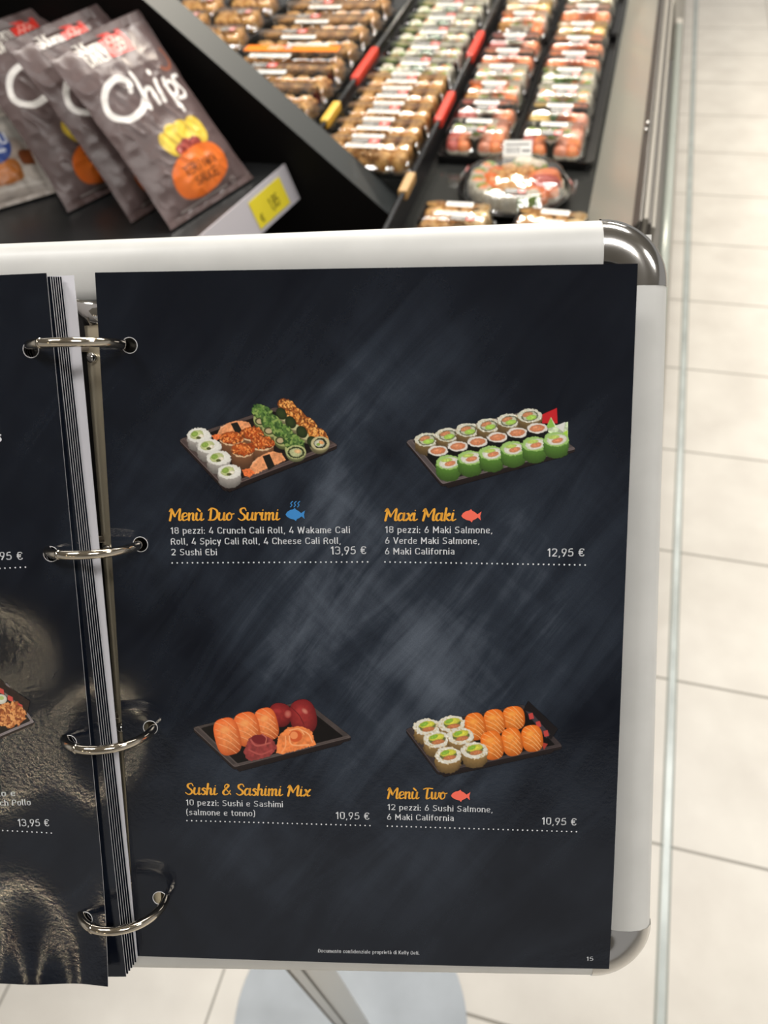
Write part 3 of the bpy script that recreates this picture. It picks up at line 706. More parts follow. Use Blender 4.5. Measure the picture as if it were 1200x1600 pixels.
ST = 2.6
c = Canvas(118, 72, 978, 590, ST)
tray_art(c, (132, 288), (640, 118), (962, 318), (372, 545), 16)
BR = [(232, 150, 70), (150, 80, 34), (245, 180, 100), (120, 62, 30)]; GRN = [(104, 140, 66), (52, 84, 40), (140, 164, 88), (80, 112, 58)]
for i, (x, y) in enumerate(((700, 120), (748, 165), (806, 215), (862, 268))):
    roll_art(c, x, y + 32, 52, 44, 20, (196, 186, 140), (204, 200, 150), [], seed=i)
    crumb_art(c, x - 4, y, 56, 38, (196, 118, 58), BR, 35, 90, 8, seed=i)
    c.ell(x - 34, y + 34, 26, 34, (52, 66, 34), rot=-35, edge=(30, 40, 22))
roll_art(c, 868, 308, 48, 36, 16, (200, 190, 140), (206, 196, 150), [(0, 0, 34, 27, (44, 52, 34), 0), (-4, 0, 26, 20, (214, 214, 190), 0), (6, -4, 14, 9, (236, 170, 110), 20), (-10, 6, 10, 7, (150, 180, 80), 0)])
for i, (x, y) in enumerate(((566, 150), (612, 200), (672, 250), (730, 308))):
    roll_art(c, x + 6, y + 30, 52, 44, 18, (150, 160, 96), (178, 182, 120), [], seed=i)
    crumb_art(c, x, y, 60, 40, (84, 118, 56), GRN, 30, 110, 9, seed=i + 7)
    if i < 3: c.ell(x - 12, y + 44, 26, 20, (70, 74, 44), rot=10); c.ell(x - 12, y + 44, 18, 13, (190, 170, 130))
roll_art(c, 742, 354, 52, 36, 16, (180, 186, 130), (196, 200, 140), [(0, 2, 44, 30, (54, 62, 36), 0), (0, 2, 34, 23, (196, 200, 150), 0), (8, -4, 18, 11, (238, 196, 140), 10)])
def ebi_art(c, pts, band, tail, seed):
    c.poly(pts, (236, 158, 108), noise=0.12, ns=14, jag=3)
    c.poly([(p[0], p[1] + 8) for p in pts[:3]] + [pts[1]], (244, 190, 150))
    c.poly(band, (32, 30, 26))
    c.poly(tail, (236, 120, 66), noise=0.15, ns=7, jag=3)
ebi_art(c, [(330, 262), (352, 222), (395, 198), (450, 190), (498, 200), (512, 225), (470, 240), (410, 258), (370, 290)], [(402, 206), (436, 198), (462, 245), (428, 256)], [(302, 268), (330, 262), (362, 262), (350, 285), (318, 296)], 2)
for i, (x, y) in enumerate(((512, 262), (408, 286), (566, 312), (464, 346))):
    roll_art(c, x, y, 60, 36, 62, (222, 190, 154), (236, 200, 160), [], seed=i, jag=9, edge=(120, 78, 52))
    crumb_art(c, x, y - 6, 62, 33, (206, 104, 48), [(232, 130, 62), (180, 76, 30), (244, 160, 90), (150, 60, 26)], 0, 90, 6, seed=i + 20)
ebi_art(c, [(492, 448), (520, 402), (565, 368), (620, 350), (668, 360), (690, 395), (640, 420), (580, 445), (530, 470)], [(568, 376), (604, 364), (632, 428), (598, 448)], [(462, 448), (495, 438), (530, 462), (500, 486), (470, 478)], 3)
for i, (x, y) in enumerate(((236, 266), (290, 322), (340, 384), (396, 456))):
    roll_art(c, x, y, 62, 38, 48, (228, 224, 214), (240, 238, 230), [(-10, -2, 36, 24, (206, 214, 150), -10), (-22, -6, 18, 13, (150, 180, 84), -15), (12, 4, 14, 10, (246, 236, 216), 0), (-2, 14, 12, 7, (90, 92, 50), 0)], seed=i, jag=8, edge=(170, 164, 158))
pic = lambda key: (lambda x, y: onpage(*hom(key, x, y), 0.10))
canvas_mesh('printed_picture', c, pic('p1'), M['print'], RP)['label'] = 'printed tray with green, brown and white rolls'

c = Canvas(166, 112, 1082, 566, ST)
tray_art(c, (180, 296), (800, 140), (1068, 338), (368, 522), 14, rim=(84, 76, 76), w=0.035)
c.poly([(886, 160), (966, 124), (970, 205), (890, 205)], (196, 32, 40)); c.poly([(905, 240), (935, 172), (960, 215), (1024, 196), (1024, 300), (940, 262)], (196, 212, 176), noise=0.2, ns=14); c.poly([(905, 235), (934, 176), (956, 222)], (140, 188, 80)); c.poly([(960, 220), (1010, 196), (1000, 250)], (222, 222, 216)); c.poly([(985, 262), (1022, 240), (1022, 300), (985, 290)], (170, 214, 70))
for i in range(6):
    x, y = 290 + i * 107, 290 - i * 25
    roll_art(c, x, y, 64, 36, 46, (196, 176, 130), (226, 224, 208), [(0, 2, 44, 26, (92, 96, 66), -10), (0, 2, 38, 22, (214, 214, 190), -10), (-12, -6, 28, 12, (212, 142, 100), -14), (8, 9, 28, 13, (176, 216, 96), -10)], seed=i, jag=8, grain=(40, 5, [(244, 240, 226), (206, 190, 150), (196, 206, 180)]), edge=(120, 96, 60))
for i in range(6):
    x, y = 348 + i * 103, 348 - i * 23.5
    roll_art(c, x, y, 54, 27, 40, (28, 26, 26), (236, 230, 222), [(0, 0, 40, 18, (222, 140, 98), -6), (-8, -4, 18, 7, (236, 160, 118), -10)], seed=i + 10, jag=8, edge=(14, 13, 13))
for i in range(6):
    x, y = 402 + i * 112, 408 - i * 24
    roll_art(c, x, y, 66, 38, 62, (142, 190, 92), (168, 208, 120), [(4, 2, 52, 28, (242, 240, 228), -8), (8, 6, 30, 13, (226, 146, 104), -12), (-10, -12, 30, 10, (196, 220, 110), -8)], seed=i + 30, edge=(84, 128, 50), jag=7)
canvas_mesh('printed_picture', c, pic('p2'), M['print'], RP)['label'] = 'printed tray with three rows of maki'

c = Canvas(124, 96, 980, 510, ST)
tray_art(c, (136, 255), (720, 112), (966, 306), (352, 462), 14, rim=(72, 64, 62), w=0.05, inn=(16, 12, 12))
SAL, SALD = (246, 146, 84), (214, 96, 44)
nigiri_art(c, 590, 190, 62, 62, 10, (150, 44, 44), (104, 24, 28), None, seed=4)
m = nigiri_art(c, 712, 200, 70, 92, -12, (156, 50, 48), (108, 26, 30), None, seed=5)
c.stroke([(650, 150), (690, 190), (716, 240)], 4, (104, 26, 30)); c.ell(632, 185, 20, 22, (196, 110, 96), edge=(150, 44, 44)); c.ell(720, 170, 22, 14, (208, 130, 112), rot=40, edge=(156, 50, 48))
nigiri_art(c, 522, 238, 58, 86, -14, SAL, SALD, seed=6, n=5, ang=24, p=2.9); nigiri_art(c, 420, 264, 66, 90, -12, SAL, SALD, seed=7, n=5, ang=24, p=2.9); nigiri_art(c, 318, 302, 66, 98, -14, SAL, SALD, seed=8, n=5, ang=26, p=3.0)
c.poly([(402, 380), (430, 310), (500, 288), (556, 320), (580, 360), (540, 405), (440, 430), (412, 415)], (150, 62, 60), noise=0.12, ns=16, jag=3); c.ell(486, 318, 44, 24, (120, 36, 40), rot=12); c.stroke([(440, 320), (470, 350), (540, 335)], 9, (186, 92, 84)); c.stroke([(430, 372), (490, 395), (550, 372)], 8, (180, 84, 78)); c.stroke([(500, 290), (520, 310), (515, 340)], 6, (196, 106, 92))
c.poly([(572, 388), (582, 300), (630, 254), (700, 248), (756, 272), (778, 345), (690, 372), (600, 396)], (244, 138, 76), noise=0.1, ns=16, jag=3); c.ell(672, 300, 34, 30, (212, 92, 46)); c.ell(664, 296, 20, 20, (246, 150, 92)); c.stroke([(640, 300), (655, 345), (740, 345)], 7, (255, 176, 120)); c.stroke([(620, 300), (620, 350), (600, 385)], 6, (255, 170, 112)); c.stroke([(690, 262), (740, 290), (760, 330)], 6, (255, 182, 128)); c.stroke([(640, 270), (690, 262), (716, 290)], 6, (255, 178, 122))
canvas_mesh('printed_picture', c, pic('p3'), M['print'], RP)['label'] = 'printed tray with salmon and tuna sashimi'

c = Canvas(164, 106, 1012, 532, ST)
tray_art(c, (178, 262), (790, 134), (998, 352), (348, 490), 14, rim=(58, 50, 50), w=0.045, inn=(14, 11, 11))
c.poly([(786, 172), (818, 116), (972, 262), (936, 318)], (24, 20, 22)); c.poly([(803, 168), (836, 178), (932, 290), (912, 312)], (64, 58, 64))
for (x, y) in ((832, 198), (870, 240), (910, 288)): c.poly([(x - 14, y - 14), (x + 8, y - 20), (x + 16, y + 10), (x - 8, y + 16)], (196, 70, 66))
c.poly([(880, 330), (920, 340), (900, 370)], (170, 60, 50))
OR, ORD = (244, 146, 62), (214, 102, 30)
for (x, y, rx, ry, rt) in ((742, 206, 58, 62, -6), (642, 226, 56, 66, -8), (542, 250, 54, 72, -10)): nigiri_art(c, x, y, rx, ry, rt, OR, ORD, (255, 205, 150), 5, seed=x, ang=24, p=2.7)
for (x, y, rx, ry, rt) in ((838, 312, 56, 70, -8), (734, 330, 54, 74, -10), (630, 348, 58, 76, -12)): nigiri_art(c, x, y, rx, ry, rt, OR, ORD, (255, 205, 150), 5, seed=x, ang=28, p=2.7)
for i, (x, y) in enumerate(((290, 252), (420, 236), (340, 318), (466, 300), (400, 400), (538, 374))):
    roll_art(c, x, y, 70, 44, 50, (222, 206, 170), (236, 232, 218), [(2, -2, 44, 26, (120, 128, 70), -6), (0, -12, 42, 18, (222, 220, 80), -10), (-14, -14, 22, 10, (150, 196, 70), -20), (8, 12, 34, 12, (206, 130, 84), -10)], seed=i, jag=9, grain=(50, 6, [(248, 244, 232), (206, 186, 140), (230, 214, 180)]), edge=(150, 118, 70))
canvas_mesh('printed_picture', c, pic('p4'), M['print'], RP)['label'] = 'printed tray with rice rolls and salmon nigiri'

# ------------------------------------------------------------------ left page and the sheets under it
LA = math.atan2(7.9, 298.7)
def curl_left(x, y):
    z = 0.0
    if y < -235: z += 4.4 * ((-235 - y) / 62) ** 2 * (1.0 + 0.14 * math.sin(x * 0.16 + 0.6))
    z += 0.5 * math.sin(x * 0.09 + 1) * max(0, (-y - 120) / 177)
    return z
LM = PAGE @ Matrix.Translation((-13.9, -1.7, 11.5)) @ Matrix.Rotation(LA, 4, 'Z')
LPG = frame_empty('menu_page', LM); tag(LPG, 'left-hand glossy black menu page, topmost of the left stack', 'menu page')
link_obj('sheet', page_mesh('sheet', right_holes=True, curl=curl_left, hole_x=9.0), LPG)
hole_rims(LPG, -9.0, curl_left)
ca, sa = math.cos(LA), math.sin(LA)
def p2l(x, y):
    x = np.asarray(x, float) + 13.9; y = np.asarray(y, float) + 1.7
    return ca * x + sa * y, -sa * x + ca * y
def onleft(x, y, lift=0.12):
    x, y = p2l(x, y); return np.stack([x, y, np.array([curl_left(a, b) for a, b in zip(x, y)]) + lift], -1)
flat_part('printed_price', [din_text(',95 €', (-42.5, -113.0), (-31.7, -112.9), PC)], M['ink_white'], LPG, fn=onleft)
flat_part('dotted_rule', [dots((-112.0, -120.0), (-30.9, -115.9), 39)], M['ink_white'], LPG, fn=onleft)
flat_part('printed_description', [din_text('llo e', (-51.6, -215.2), (-43.0, -214.8), DC), din_text('nch Pollo', (-52.0, -219.4), (-36.7, -218.9), DC)], M['ink_white'], LPG, fn=onleft)
flat_part('printed_price', [din_text('13,95 €', (-43.0, -228.6), (-29.3, -228.3), PC)], M['ink_white'], LPG, fn=onleft)
flat_part('dotted_rule', [dots((-109.0, -228.6), (-28.7, -231.3), 39)], M['ink_white'], LPG, fn=onleft)
flat_part('printed_title', [script_text('s', (-39.8, -65.8), (-36.3, -65.5), 0.079)], M['ink_white'], LPG, fn=onleft)
c = Canvas(-330, 90, 330, 660, 4.0)
tray_art(c, (-300, 420), (60, 150), (306, 505), (-40, 650), 18, rim=(120, 112, 114), inn=(20, 14, 14))
c.poly([(-60, 150), (0, 115), (60, 180), (268, 318), (240, 440), (60, 300)], (34, 20, 20), noise=0.3, ns=20)
for x, y in ((16, 225), (96, 292), (182, 362)): c.poly([(x - 34, y - 34), (x + 18, y - 10), (x + 22, y + 36), (x - 26, y + 14)], (206, 76, 70))
for x, y in ((56, 262), (138, 330)): c.poly([(x - 18, y - 24), (x + 14, y - 2), (x + 16, y + 20), (x - 14, y + 4)], (120, 116, 112))
m = c.ell(90, 440, 130, 110, (206, 130, 74), rot=-15, edge=(170, 92, 44), noise=0.25, ns=14, jag=24, seed=3); c.specks(m, 220, 16, [(236, 170, 104), (170, 96, 50), (222, 150, 90), (140, 70, 36)])
m = c.ell(-100, 470, 140, 110, (206, 130, 74), rot=-15, edge=(170, 92, 44), noise=0.25, ns=14, jag=24, seed=5); c.specks(m, 200, 16, [(236, 170, 104), (170, 96, 50), (222, 150, 90), (140, 70, 36)])
c.ell(10, 300, 52, 44, (226, 226, 214), edge=(196, 196, 184)); c.ell(12, 290, 24, 18, (176, 196, 120)); c.ell(-90, 330, 60, 48, (226, 226, 214), edge=(196, 196, 184))
canvas_mesh('printed_picture', c, (lambda x, y: onleft(*hom('p5', x, y), 0.10)), M['print'], LPG)['label'] = 'printed tray with egg and crispy chicken'

smesh = page_mesh('sheet', right_holes=True, step=4.0, thick=0.45)
wmesh = smesh.copy(); wmesh.materials.clear(); wmesh.materials.append(M['paper_white']); wmesh.materials.append(M['paper_white'])
for i in range(6):
    a = math.atan2(12.6, 289) + (i - 2) * 0.0006
    o = bpy.data.objects.new('loose_page', smesh); COL.objects.link(o)
    o.matrix_world = PAGE @ Matrix.Translation((-13.5 + i * 0.18, -2.7 + 0.2 * i, 9.6 - 1.5 * i)) @ Matrix.Rotation(a, 4, 'Z')
    tag(o, 'black sheet with a thin pale edge fanned beneath the left menu page', 'menu page', 'sheets stacked under the left menu page')
o = bpy.data.objects.new('loose_page', wmesh); COL.objects.link(o)
o.matrix_world = PAGE @ Matrix.Translation((-8.4, -0.9, 0.4)) @ Matrix.Rotation(math.atan2(9.1, 294.5), 4, 'Z')
tag(o, 'white blank sheet lowest in the left stack, beside the chrome rail', 'paper sheet')

# ------------------------------------------------------------------ refrigerated display case
M['case_black'] = mat('case_black', (22, 23, 24), 0.28)
M['deck'] = mat('deck_dark_glass', (44, 45, 44), 0.12, noise_amt=0.1, noise_scale=6)
M['steel'] = mat('case_steel', (178, 177, 167), 0.3, 0.25)
M['grey_panel'] = mat('case_grey_panel', (168, 163, 152), 0.4)
M['grey_dark'] = mat('case_dark_trim', (66, 62, 58), 0.4)
M['tube'] = mat('bumper_tube', (206, 212, 202), 0.25, 0.15)
M['rim_grey'] = mat('rim_grey', (122, 118, 110), 0.4)
M['tube_cap'] = mat('bumper_cap', (216, 210, 200), 0.5)
M['panel_black'] = mat('partition_black', (9, 8, 8), 0.5, spec=0.12)
M['panel_edge'] = mat('partition_edge', (42, 46, 47), 0.5)
case = empty('refrigerated_display_case', (-0.4, 1.9, 0)); tag(case, 'long open refrigerated case with steel rim filled with sushi boxes', 'display case')
def cpart(o):
    keep_world(o, case); return o
YE = 4.6
cpart(box('deck', (-0.303, 0.86, 0.60), (-0.028, 1.176, 0.70), M['deck']))
cpart(box('deck', (-1.6, 1.176, 0.60), (-0.028, YE, 0.70), M['deck']))
cpart(prism('inner_wall', [(-0.034, 0.695), (-0.028, 0.695), (0.0335, 0.827), (0.0318, 0.827)], 0.86, YE, M['steel']))
cpart(prism('rim_rail', [(0.026, 0.818), (0.033, 0.829), (0.0365, 0.829), (0.0365, 0.80), (0.030, 0.80)], 0.86, YE, M['grey_dark'], bevel=0.0006))
cpart(prism('rim_rail', [(0.0372, 0.80), (0.0372, 0.832), (0.0425, 0.832), (0.0425, 0.80)], 0.86, YE, M['rim_grey'], bevel=0.0006))
cpart(prism('rim_rail', [(0.0430, 0.79), (0.0430, 0.826), (0.0465, 0.826), (0.0465, 0.79)], 0.86, YE, M['grey_dark'], bevel=0.0006))
cpart(prism('side_panel', [(0.047, 0.775), (0.047, 0.822), (0.0520, 0.822), (0.0520, 0.775)], 0.86, 2.46, M['rim_grey'], bevel=0.001))
LB = [(-0.03, 0.60), (0.046, 0.77), (0.0475, 0.77), (0.060, 0.49), (0.109, 0.40), (0.109, 0.392), (0.07, 0.386), (0.07, 0.0005)]
cpart(prism('lower_body', [(-1.6, 0.0005), (-1.6, 0.60)] + LB, 1.178, YE, M['case_black']))
cpart(prism('lower_body', [(-0.303, 0.0005), (-0.303, 0.60)] + LB, 0.86, 1.178, M['case_black']))
cpart(prism('kick_panel', [(0.07, 0.0005), (0.07, 0.385), (0.108, 0.385), (0.190, 0.02), (0.190, 0.0005)], 0.86, YE, M['grey_panel']))
V, F = sweep([(0.1025, 0.86, 0.52), (0.1025, 1.5, 0.52), (0.1025, 2.44, 0.52)], 0.0092, 16)
tb = cpart(mesh_obj('bumper_tube', V, F, M['tube'], smooth=True)); tag(tb, 'shiny grey bumper tube')
V, F = sweep([(0.1025, 2.44, 0.52), (0.1025, 2.475, 0.52)], 0.0095, 16); cpart(mesh_obj('tube_cap', V, F, M['tube_cap'], smooth=True))
cpart(prism('end_panel', [(0.05, 0.42), (0.05, 0.56), (0.085, 0.56), (0.112, 0.42)], 2.49, YE, M['grey_panel'], bevel=0.001))
bm = bmesh.new(); bmesh.ops.create_uvsphere(bm, u_segments=12, v_segments=8, radius=0.0032, matrix=Matrix.Translation((0.029, 1.085, 0.832))); bmesh.ops.create_uvsphere(bm, u_segments=12, v_segments=8, radius=0.0032, matrix=Matrix.Translation((0.030, 1.106, 0.832)))
cpart(bm_obj('glass_clip', bm, M['chrome'], None, True))
bm = bmesh.new(); bmesh.ops.create_cone(bm, cap_ends=True, segments=28, radius1=0.035, radius2=0.035, depth=0.008, matrix=Matrix.Translation((0.012, 1.87, 0.834))); cpart(bm_obj('sensor_cap', bm, M['panel_edge']))
# grey sloping partition between the snack shelf and the case
part_o = empty('partition_panel', (-0.6, 1.145, 0)); tag(part_o, 'black partition with sloping grey top edge between snack shelf and sushi case', 'partition')
sl = (0.973 - 0.664) / (0.675 - 0.329)
ztop = lambda x: 0.664 - sl * (x + 0.329)
pts = [(-1.3, 0.0005), (-1.3, ztop(-0.98)), (-0.98, ztop(-0.98)), (-0.304, ztop(-0.304)), (-0.304, 0.0005)]
bm = bmesh.new(); y0, y1 = 1.115, 1.175
a = [bm.verts.new((x, y0, z)) for x, z in pts]; b = [bm.verts.new((x, y1, z)) for x, z in pts]
bm.faces.new(a); bm.faces.new(b[::-1])
for i in range(5):
    f = bm.faces.new((a[i], b[i], b[(i + 1) % 5], a[(i + 1) % 5])); f.material_index = 1 if i in (1, 2) else 0
o = bm_obj('panel', bm, [M['panel_black'], M['panel_edge']]); keep_world(o, part_o)

# ------------------------------------------------------------------ snack shelf
M['shelf_black'] = mat('shelf_black', (32, 33, 34), 0.3)
M['rail_plastic'] = mat('price_rail_plastic', (192, 188, 194), 0.3)
M['tag_yellow'] = mat('price_tag_yellow', (226, 208, 50), 0.5)
M['ink_black'] = mat('ink_black', (40, 36, 20), 0.6)
shelf = empty('snack_shelf', (-0.75, 0.85, 0)); tag(shelf, 'black snack shelf holding the bags of chips, left of the sushi case', 'shelf')
fx0, fy0 = -0.505, 1.113; fx1, fy1 = -0.612, 0.62
o = prism('shelf_board', [(-1.25, 0.55), (-0.624, 0.56), (fx1, fy1), (fx0, fy0), (-1.25, fy0)], 0.722, 0.7485, M['shelf_black'], axis='Z'); keep_world(o, shelf)
o = box('back_board', (-1.27, 0.55, 0.0005), (-1.25, 1.113, 1.05), M['panel_black']); keep_world(o, shelf)
o = prism('lower_shelf', [(-1.25, 0.55), (-0.38, 0.56), (-0.31, fy0), (-1.25, fy0)], 0.44, 0.47, M['panel_black'], axis='Z'); keep_world(o, shelf)
o = prism('plinth', [(-1.25, 0.56), (-0.40, 0.57), (-0.33, fy0), (-1.25, fy0)], 0.0005, 0.44, M['panel_black'], axis='Z'); keep_world(o, shelf)
# price rail along the front edge, leaning outward towards its lower edge
d = Vector((fx1 - fx0, fy1 - fy0, 0)).normalized(); nrm = Vector((-d.y, d.x, 0)); nrm = nrm if nrm.x > 0 else -nrm
def rail_pt(s, h, off=0.0):
    return Vector((fx0, fy0, 0)) + d * s + nrm * (0.002 + (0.055 - h) * 0.33 + off) + Vector((0, 0, 0.698 + h))
def rail_slab(name, s0, s1, h0, h1, o0, o1, m):
    V = [rail_pt(s, h, o) for o in (o0, o1) for s, h in ((s0, h0), (s1, h0), (s1, h1), (s0, h1))]
    return mesh_obj(name, V, [(0, 1, 2, 3), (7, 6, 5, 4), (0, 4, 5, 1), (1, 5, 6, 2), (2, 6, 7, 3), (3, 7, 4, 0)], m)
o = rail_slab('price_rail', 0.004, 0.47, 0.0, 0.054, 0.0, 0.0016, M['rail_plastic']); keep_world(o, shelf)
ptag = empty('price_tag', rail_pt(0.09, 0.02, 0.002)); tag(ptag, 'yellow price tag in the pale rail below the chips', 'price tag')
o = rail_slab('card', 0.030, 0.116, 0.006, 0.046, 0.0021, 0.0026, M['tag_yellow']); keep_world(o, ptag)
def railtext(s, s0, s1, h0, cap):
    V, F = din_text(s, (s0, h0), (s1, h0), cap); P = [rail_pt(0.116 - x, y, 0.003) for x, y in V]; return P, F
V, F = railtext('1,85', 0.040, 0.064, 0.015, 0.018); o = mesh_obj('printed_price', V, F, M['ink_black']); keep_world(o, ptag)
V, F = railtext('€', 0.010, 0.018, 0.012, 0.011); o = mesh_obj('printed_price', V, F, M['ink_black']); keep_world(o, ptag)

# --- bags of chips -----------------------------------------------------------
def letters(c, s, x0, y0, w, h, col, lw, gap=0.25, shear=0.0):
    """simple condensed stroke capitals"""
    G = {'S': [[(1, .85), (.5, 1), (0, .8), (.1, .6), (.9, .4), (1, .2), (.5, 0), (0, .15)]], 'U': [[(0, 1), (0, .15), (.5, 0), (1, .15), (1, 1)]], 'H': [[(0, 1), (0, 0)], [(1, 1), (1, 0)], [(0, .5), (1, .5)]], 'I': [[(.5, 1), (.5, 0)]],
         'D': [[(0, 0), (0, 1), (.6, .95), (1, .6), (1, .4), (.6, .05), (0, 0)]], 'A': [[(0, 0), (.5, 1), (1, 0)], [(.2, .35), (.8, .35)]], 'L': [[(0, 1), (0, 0), (1, 0)]], 'Y': [[(0, 1), (.5, .5), (1, 1)], [(.5, .5), (.5, 0)]], 'T': [[(0, 1), (1, 1)], [(.5, 1), (.5, 0)]],
         'E': [[(1, 1), (0, 1), (0, 0), (1, 0)], [(0, .5), (.8, .5)]], 'R': [[(0, 0), (0, 1), (.9, .9), (.9, .6), (0, .5)], [(.4, .5), (1, 0)]], 'K': [[(0, 1), (0, 0)], [(1, 1), (0, .45), (1, 0)]], 'C': [[(1, .85), (.5, 1), (0, .7), (0, .3), (.5, 0), (1, .15)]], 'F': [[(1, 1), (0, 1), (0, 0)], [(0, .5), (.8, .5)]], 'O': [[(.5, 1), (0, .7), (0, .3), (.5, 0), (1, .3), (1, .7), (.5, 1)]]}
    n = len(s); cw = w / (n + (n - 1) * gap)
    for i, ch in enumerate(s):
        for st in G[ch]: c.stroke([(x0 + (cw * (1 + gap)) * i + px * cw + shear * py * h, y0 + py * h) for px, py in st], lw, col, smooth=False)
def chips_art():
    W, H = 175.0, 265.5
    c = Canvas(0, 0, W, H, 1.25, base=(98, 82, 81)); U = lambda u, v: (u * W, v * H)
    c.put(np.ones(c.X.shape), c.shade((98, 82, 81), 0.06, 30))
    c.poly([U(.48, .965), U(.715, .955), U(.70, .822), U(.46, .828)], (214, 52, 40))
    for k in range(6):
        a = k * PI / 3; x, y = .588 * W + 8.5 * math.cos(a), .892 * H + 8.5 * math.sin(a)
        pts = [(x + 4.6 * math.cos(t), y + 4.6 * math.sin(t)) for t in np.linspace(0, 2 * PI, 14)]; c.stroke(pts, 1.5, (244, 190, 178), smooth=False)
    letters(c, 'SUSHI', .235 * W, .900 * H, .235 * W, .062 * H, WH, 2.3)
    letters(c, 'DAILY', .255 * W, .832 * H, .205 * W, .058 * H, WH, 2.3)
    k = (246, 242, 238)
    c.stroke([U(*p) for p in ((.386, .655), (.413, .695), (.342, .731), (.232, .719), (.147, .675), (.122, .611), (.174, .56), (.27, .54), (.389, .556), (.456, .585))], 8.5, k, w1=9.5)
    c.stroke([U(*p) for p in ((.48, .727), (.48, .653), (.459, .544))], 5.5, k, w1=8)
    c.stroke([U(*p) for p in ((.470, .591), (.525, .627), (.574, .62), (.572, .586), (.567, .545))], 6.5, k)
    c.stroke([U(*p) for p in ((.659, .647), (.646, .6), (.634, .545))], 7, k); c.stroke([U(.645, .693), U(.648, .695)], 8, k)
    c.stroke([U(*p) for p in ((.749, .637), (.742, .552), (.753, .465))], 6.5, k); c.stroke([U(*p) for p in ((.735, .61), (.807, .618), (.834, .584), (.795, .551), (.743, .549))], 5.5, k)
    c.stroke([U(*p) for p in ((.935, .636), (.864, .630), (.870, .592), (.900, .551), (.860, .524), (.79, .527))], 5.5, k)
    pts = [(.86 * W + 18 * math.cos(t), .745 * H + 18 * math.sin(t)) for t in np.linspace(-2.2, 0.6, 12)]; c.stroke(pts, 5, (150, 92, 72)); 
    for (u, v, rx, ry, rt) in ((.40, .345, 13, 19, 20), (.49, .385, 15, 14, 0), (.60, .385, 16, 13, 10), (.735, .35, 17, 21, -15), (.66, .33, 16, 16, 0)):
        m = c.ell(u * W, v * H, rx, ry, (232, 208, 84), rot=rt, edge=(206, 172, 50), noise=0.08, ns=9)
    for i, (u, v, rx, ry) in enumerate(((.46, .30, 9, 7), (.55, .31, 12, 8), (.64, .30, 11, 8), (.52, .265, 10, 7), (.60, .275, 12, 8))):
        m = c.ell(u * W, v * H, rx, ry, (168, 62, 48), edge=(120, 36, 32), noise=0.3, ns=4, jag=4, seed=i); c.specks(m, 14, 1.8, [(206, 110, 90), (110, 30, 30)])
    c.ell(.535 * W, .172 * H, 55, 30, (232, 122, 44), rot=6, edge=(218, 104, 34), p=2.4)
    letters(c, 'TERIYAKI', .37 * W, .172 * H, .37 * W, .045 * H, (96, 46, 20), 1.7); letters(c, 'SAUCE', .43 * W, .110 * H, .26 * W, .042 * H, (96, 46, 20), 1.7)
    c.stroke([U(.17, .043), U(.72, .043)], 1.6, (190, 182, 178)); pts = [(.80 * W + 4 * math.cos(t), .05 * H + 4 * math.sin(t)) for t in np.linspace(0, 2 * PI, 12)]; c.stroke(pts, 1.2, (190, 182, 178))
    return c, W, H
def pouch_front(X, Y, W, H, T, seed, amp):
    u = X / W; v = Y / H
    prof = (1 - np.abs(2 * u - 1) ** 2.6) * np.clip(np.minimum((v - .035) / .16, (1 - .06 - v) / .2), 0, 1) ** 0.6
    prof = np.where((v < .035) | (v > .94), 0, prof)
    wr = (vnoise(X + 40, Y * 0.7 + 10, 26, seed) - .5) * 1.0 + (np.abs(vnoise(X * 1.2 + Y * 0.5, Y - X * 0.3 + 90, 17, seed + 1) - .5)) * -1.1 + (vnoise(X, Y, 10, seed + 2) - .5) * 0.10
    endw = np.clip(1 - np.minimum(v, 1 - v) / .22, 0, 1)
    tops = np.sin(u * 34 + 4 * vnoise(X, Y, 30, seed + 4)) * endw * 1.6
    crimp = np.where(v > .955, 0.5 * np.sin(v * H * 2.4), 0)
    z = T * np.clip(prof, 0, 1) + amp * wr * (0.35 + np.clip(prof, 0, 1)) + tops * (0.3 + prof) + crimp
    # the sides draw in a little where the bag bulges
    xx = (u - .5) * W * (1 - 0.07 * np.clip(np.sin(PI * np.clip(v, 0, 1)), 0, 1) ** 0.6) + 2.2 * (vnoise(Y, Y * 0 + 3, 20, seed + 6) - .5)
    return np.stack([xx, Y + 0 * X, z], -1)
cv, BW, BH = chips_art()
M['pouch_back'] = mat('pouch_back', (86, 70, 68), 0.32, bump=0.3, bump_scale=60)
def make_pouch(name, cvs, W, H, T, seed, amp, backmat, label, cat, group=None):
    root = empty(name)
    tag(root, label, cat, group)
    o = canvas_mesh('printed_front', cvs, lambda X, Y: pouch_front(X, Y, W, H, T, seed, amp) * 0.001, M['pouch'], root, cut=False)
    B = Canvas(0, 0, W, H, 5.0, base=(90, 70, 68))
    def back(X, Y):
        P = pouch_front(X, Y, W, H, T * 0.7, seed, 0.4); P[:, 2] *= -1; P[:, 2] -= 0.2; return P * 0.001
    canvas_mesh('back_foil', B, back, backmat, root, cut=False)
    return root
def place_plane(root, bl, br, tl, tilt=None):
    """stand the pouch so its bottom edge runs bl->br and it leans back to tl"""
    bl, br, tl = Vector(bl), Vector(br), Vector(tl); x = (br - bl).normalized(); y = tl - bl; y = (y - x * y.dot(x)).normalized(); z = x.cross(y)
    mid = (bl + br) / 2
    root.matrix_world = Matrix.Translation(mid) @ Matrix((x, y, z)).transposed().to_4x4()
GC = 'bags of chips standing on the black shelf'
bag = make_pouch('chips_bag', cv, BW, BH, 19, 3, 3.0, M['pouch_back'], 'brown foil bag of chips in front, with its whole orange badge in view', 'bag of chips', GC)
place_plane(bag, (-0.600, 0.896, 0.752), (-0.536, 1.059, 0.752), (-0.752, 0.954, 0.962))
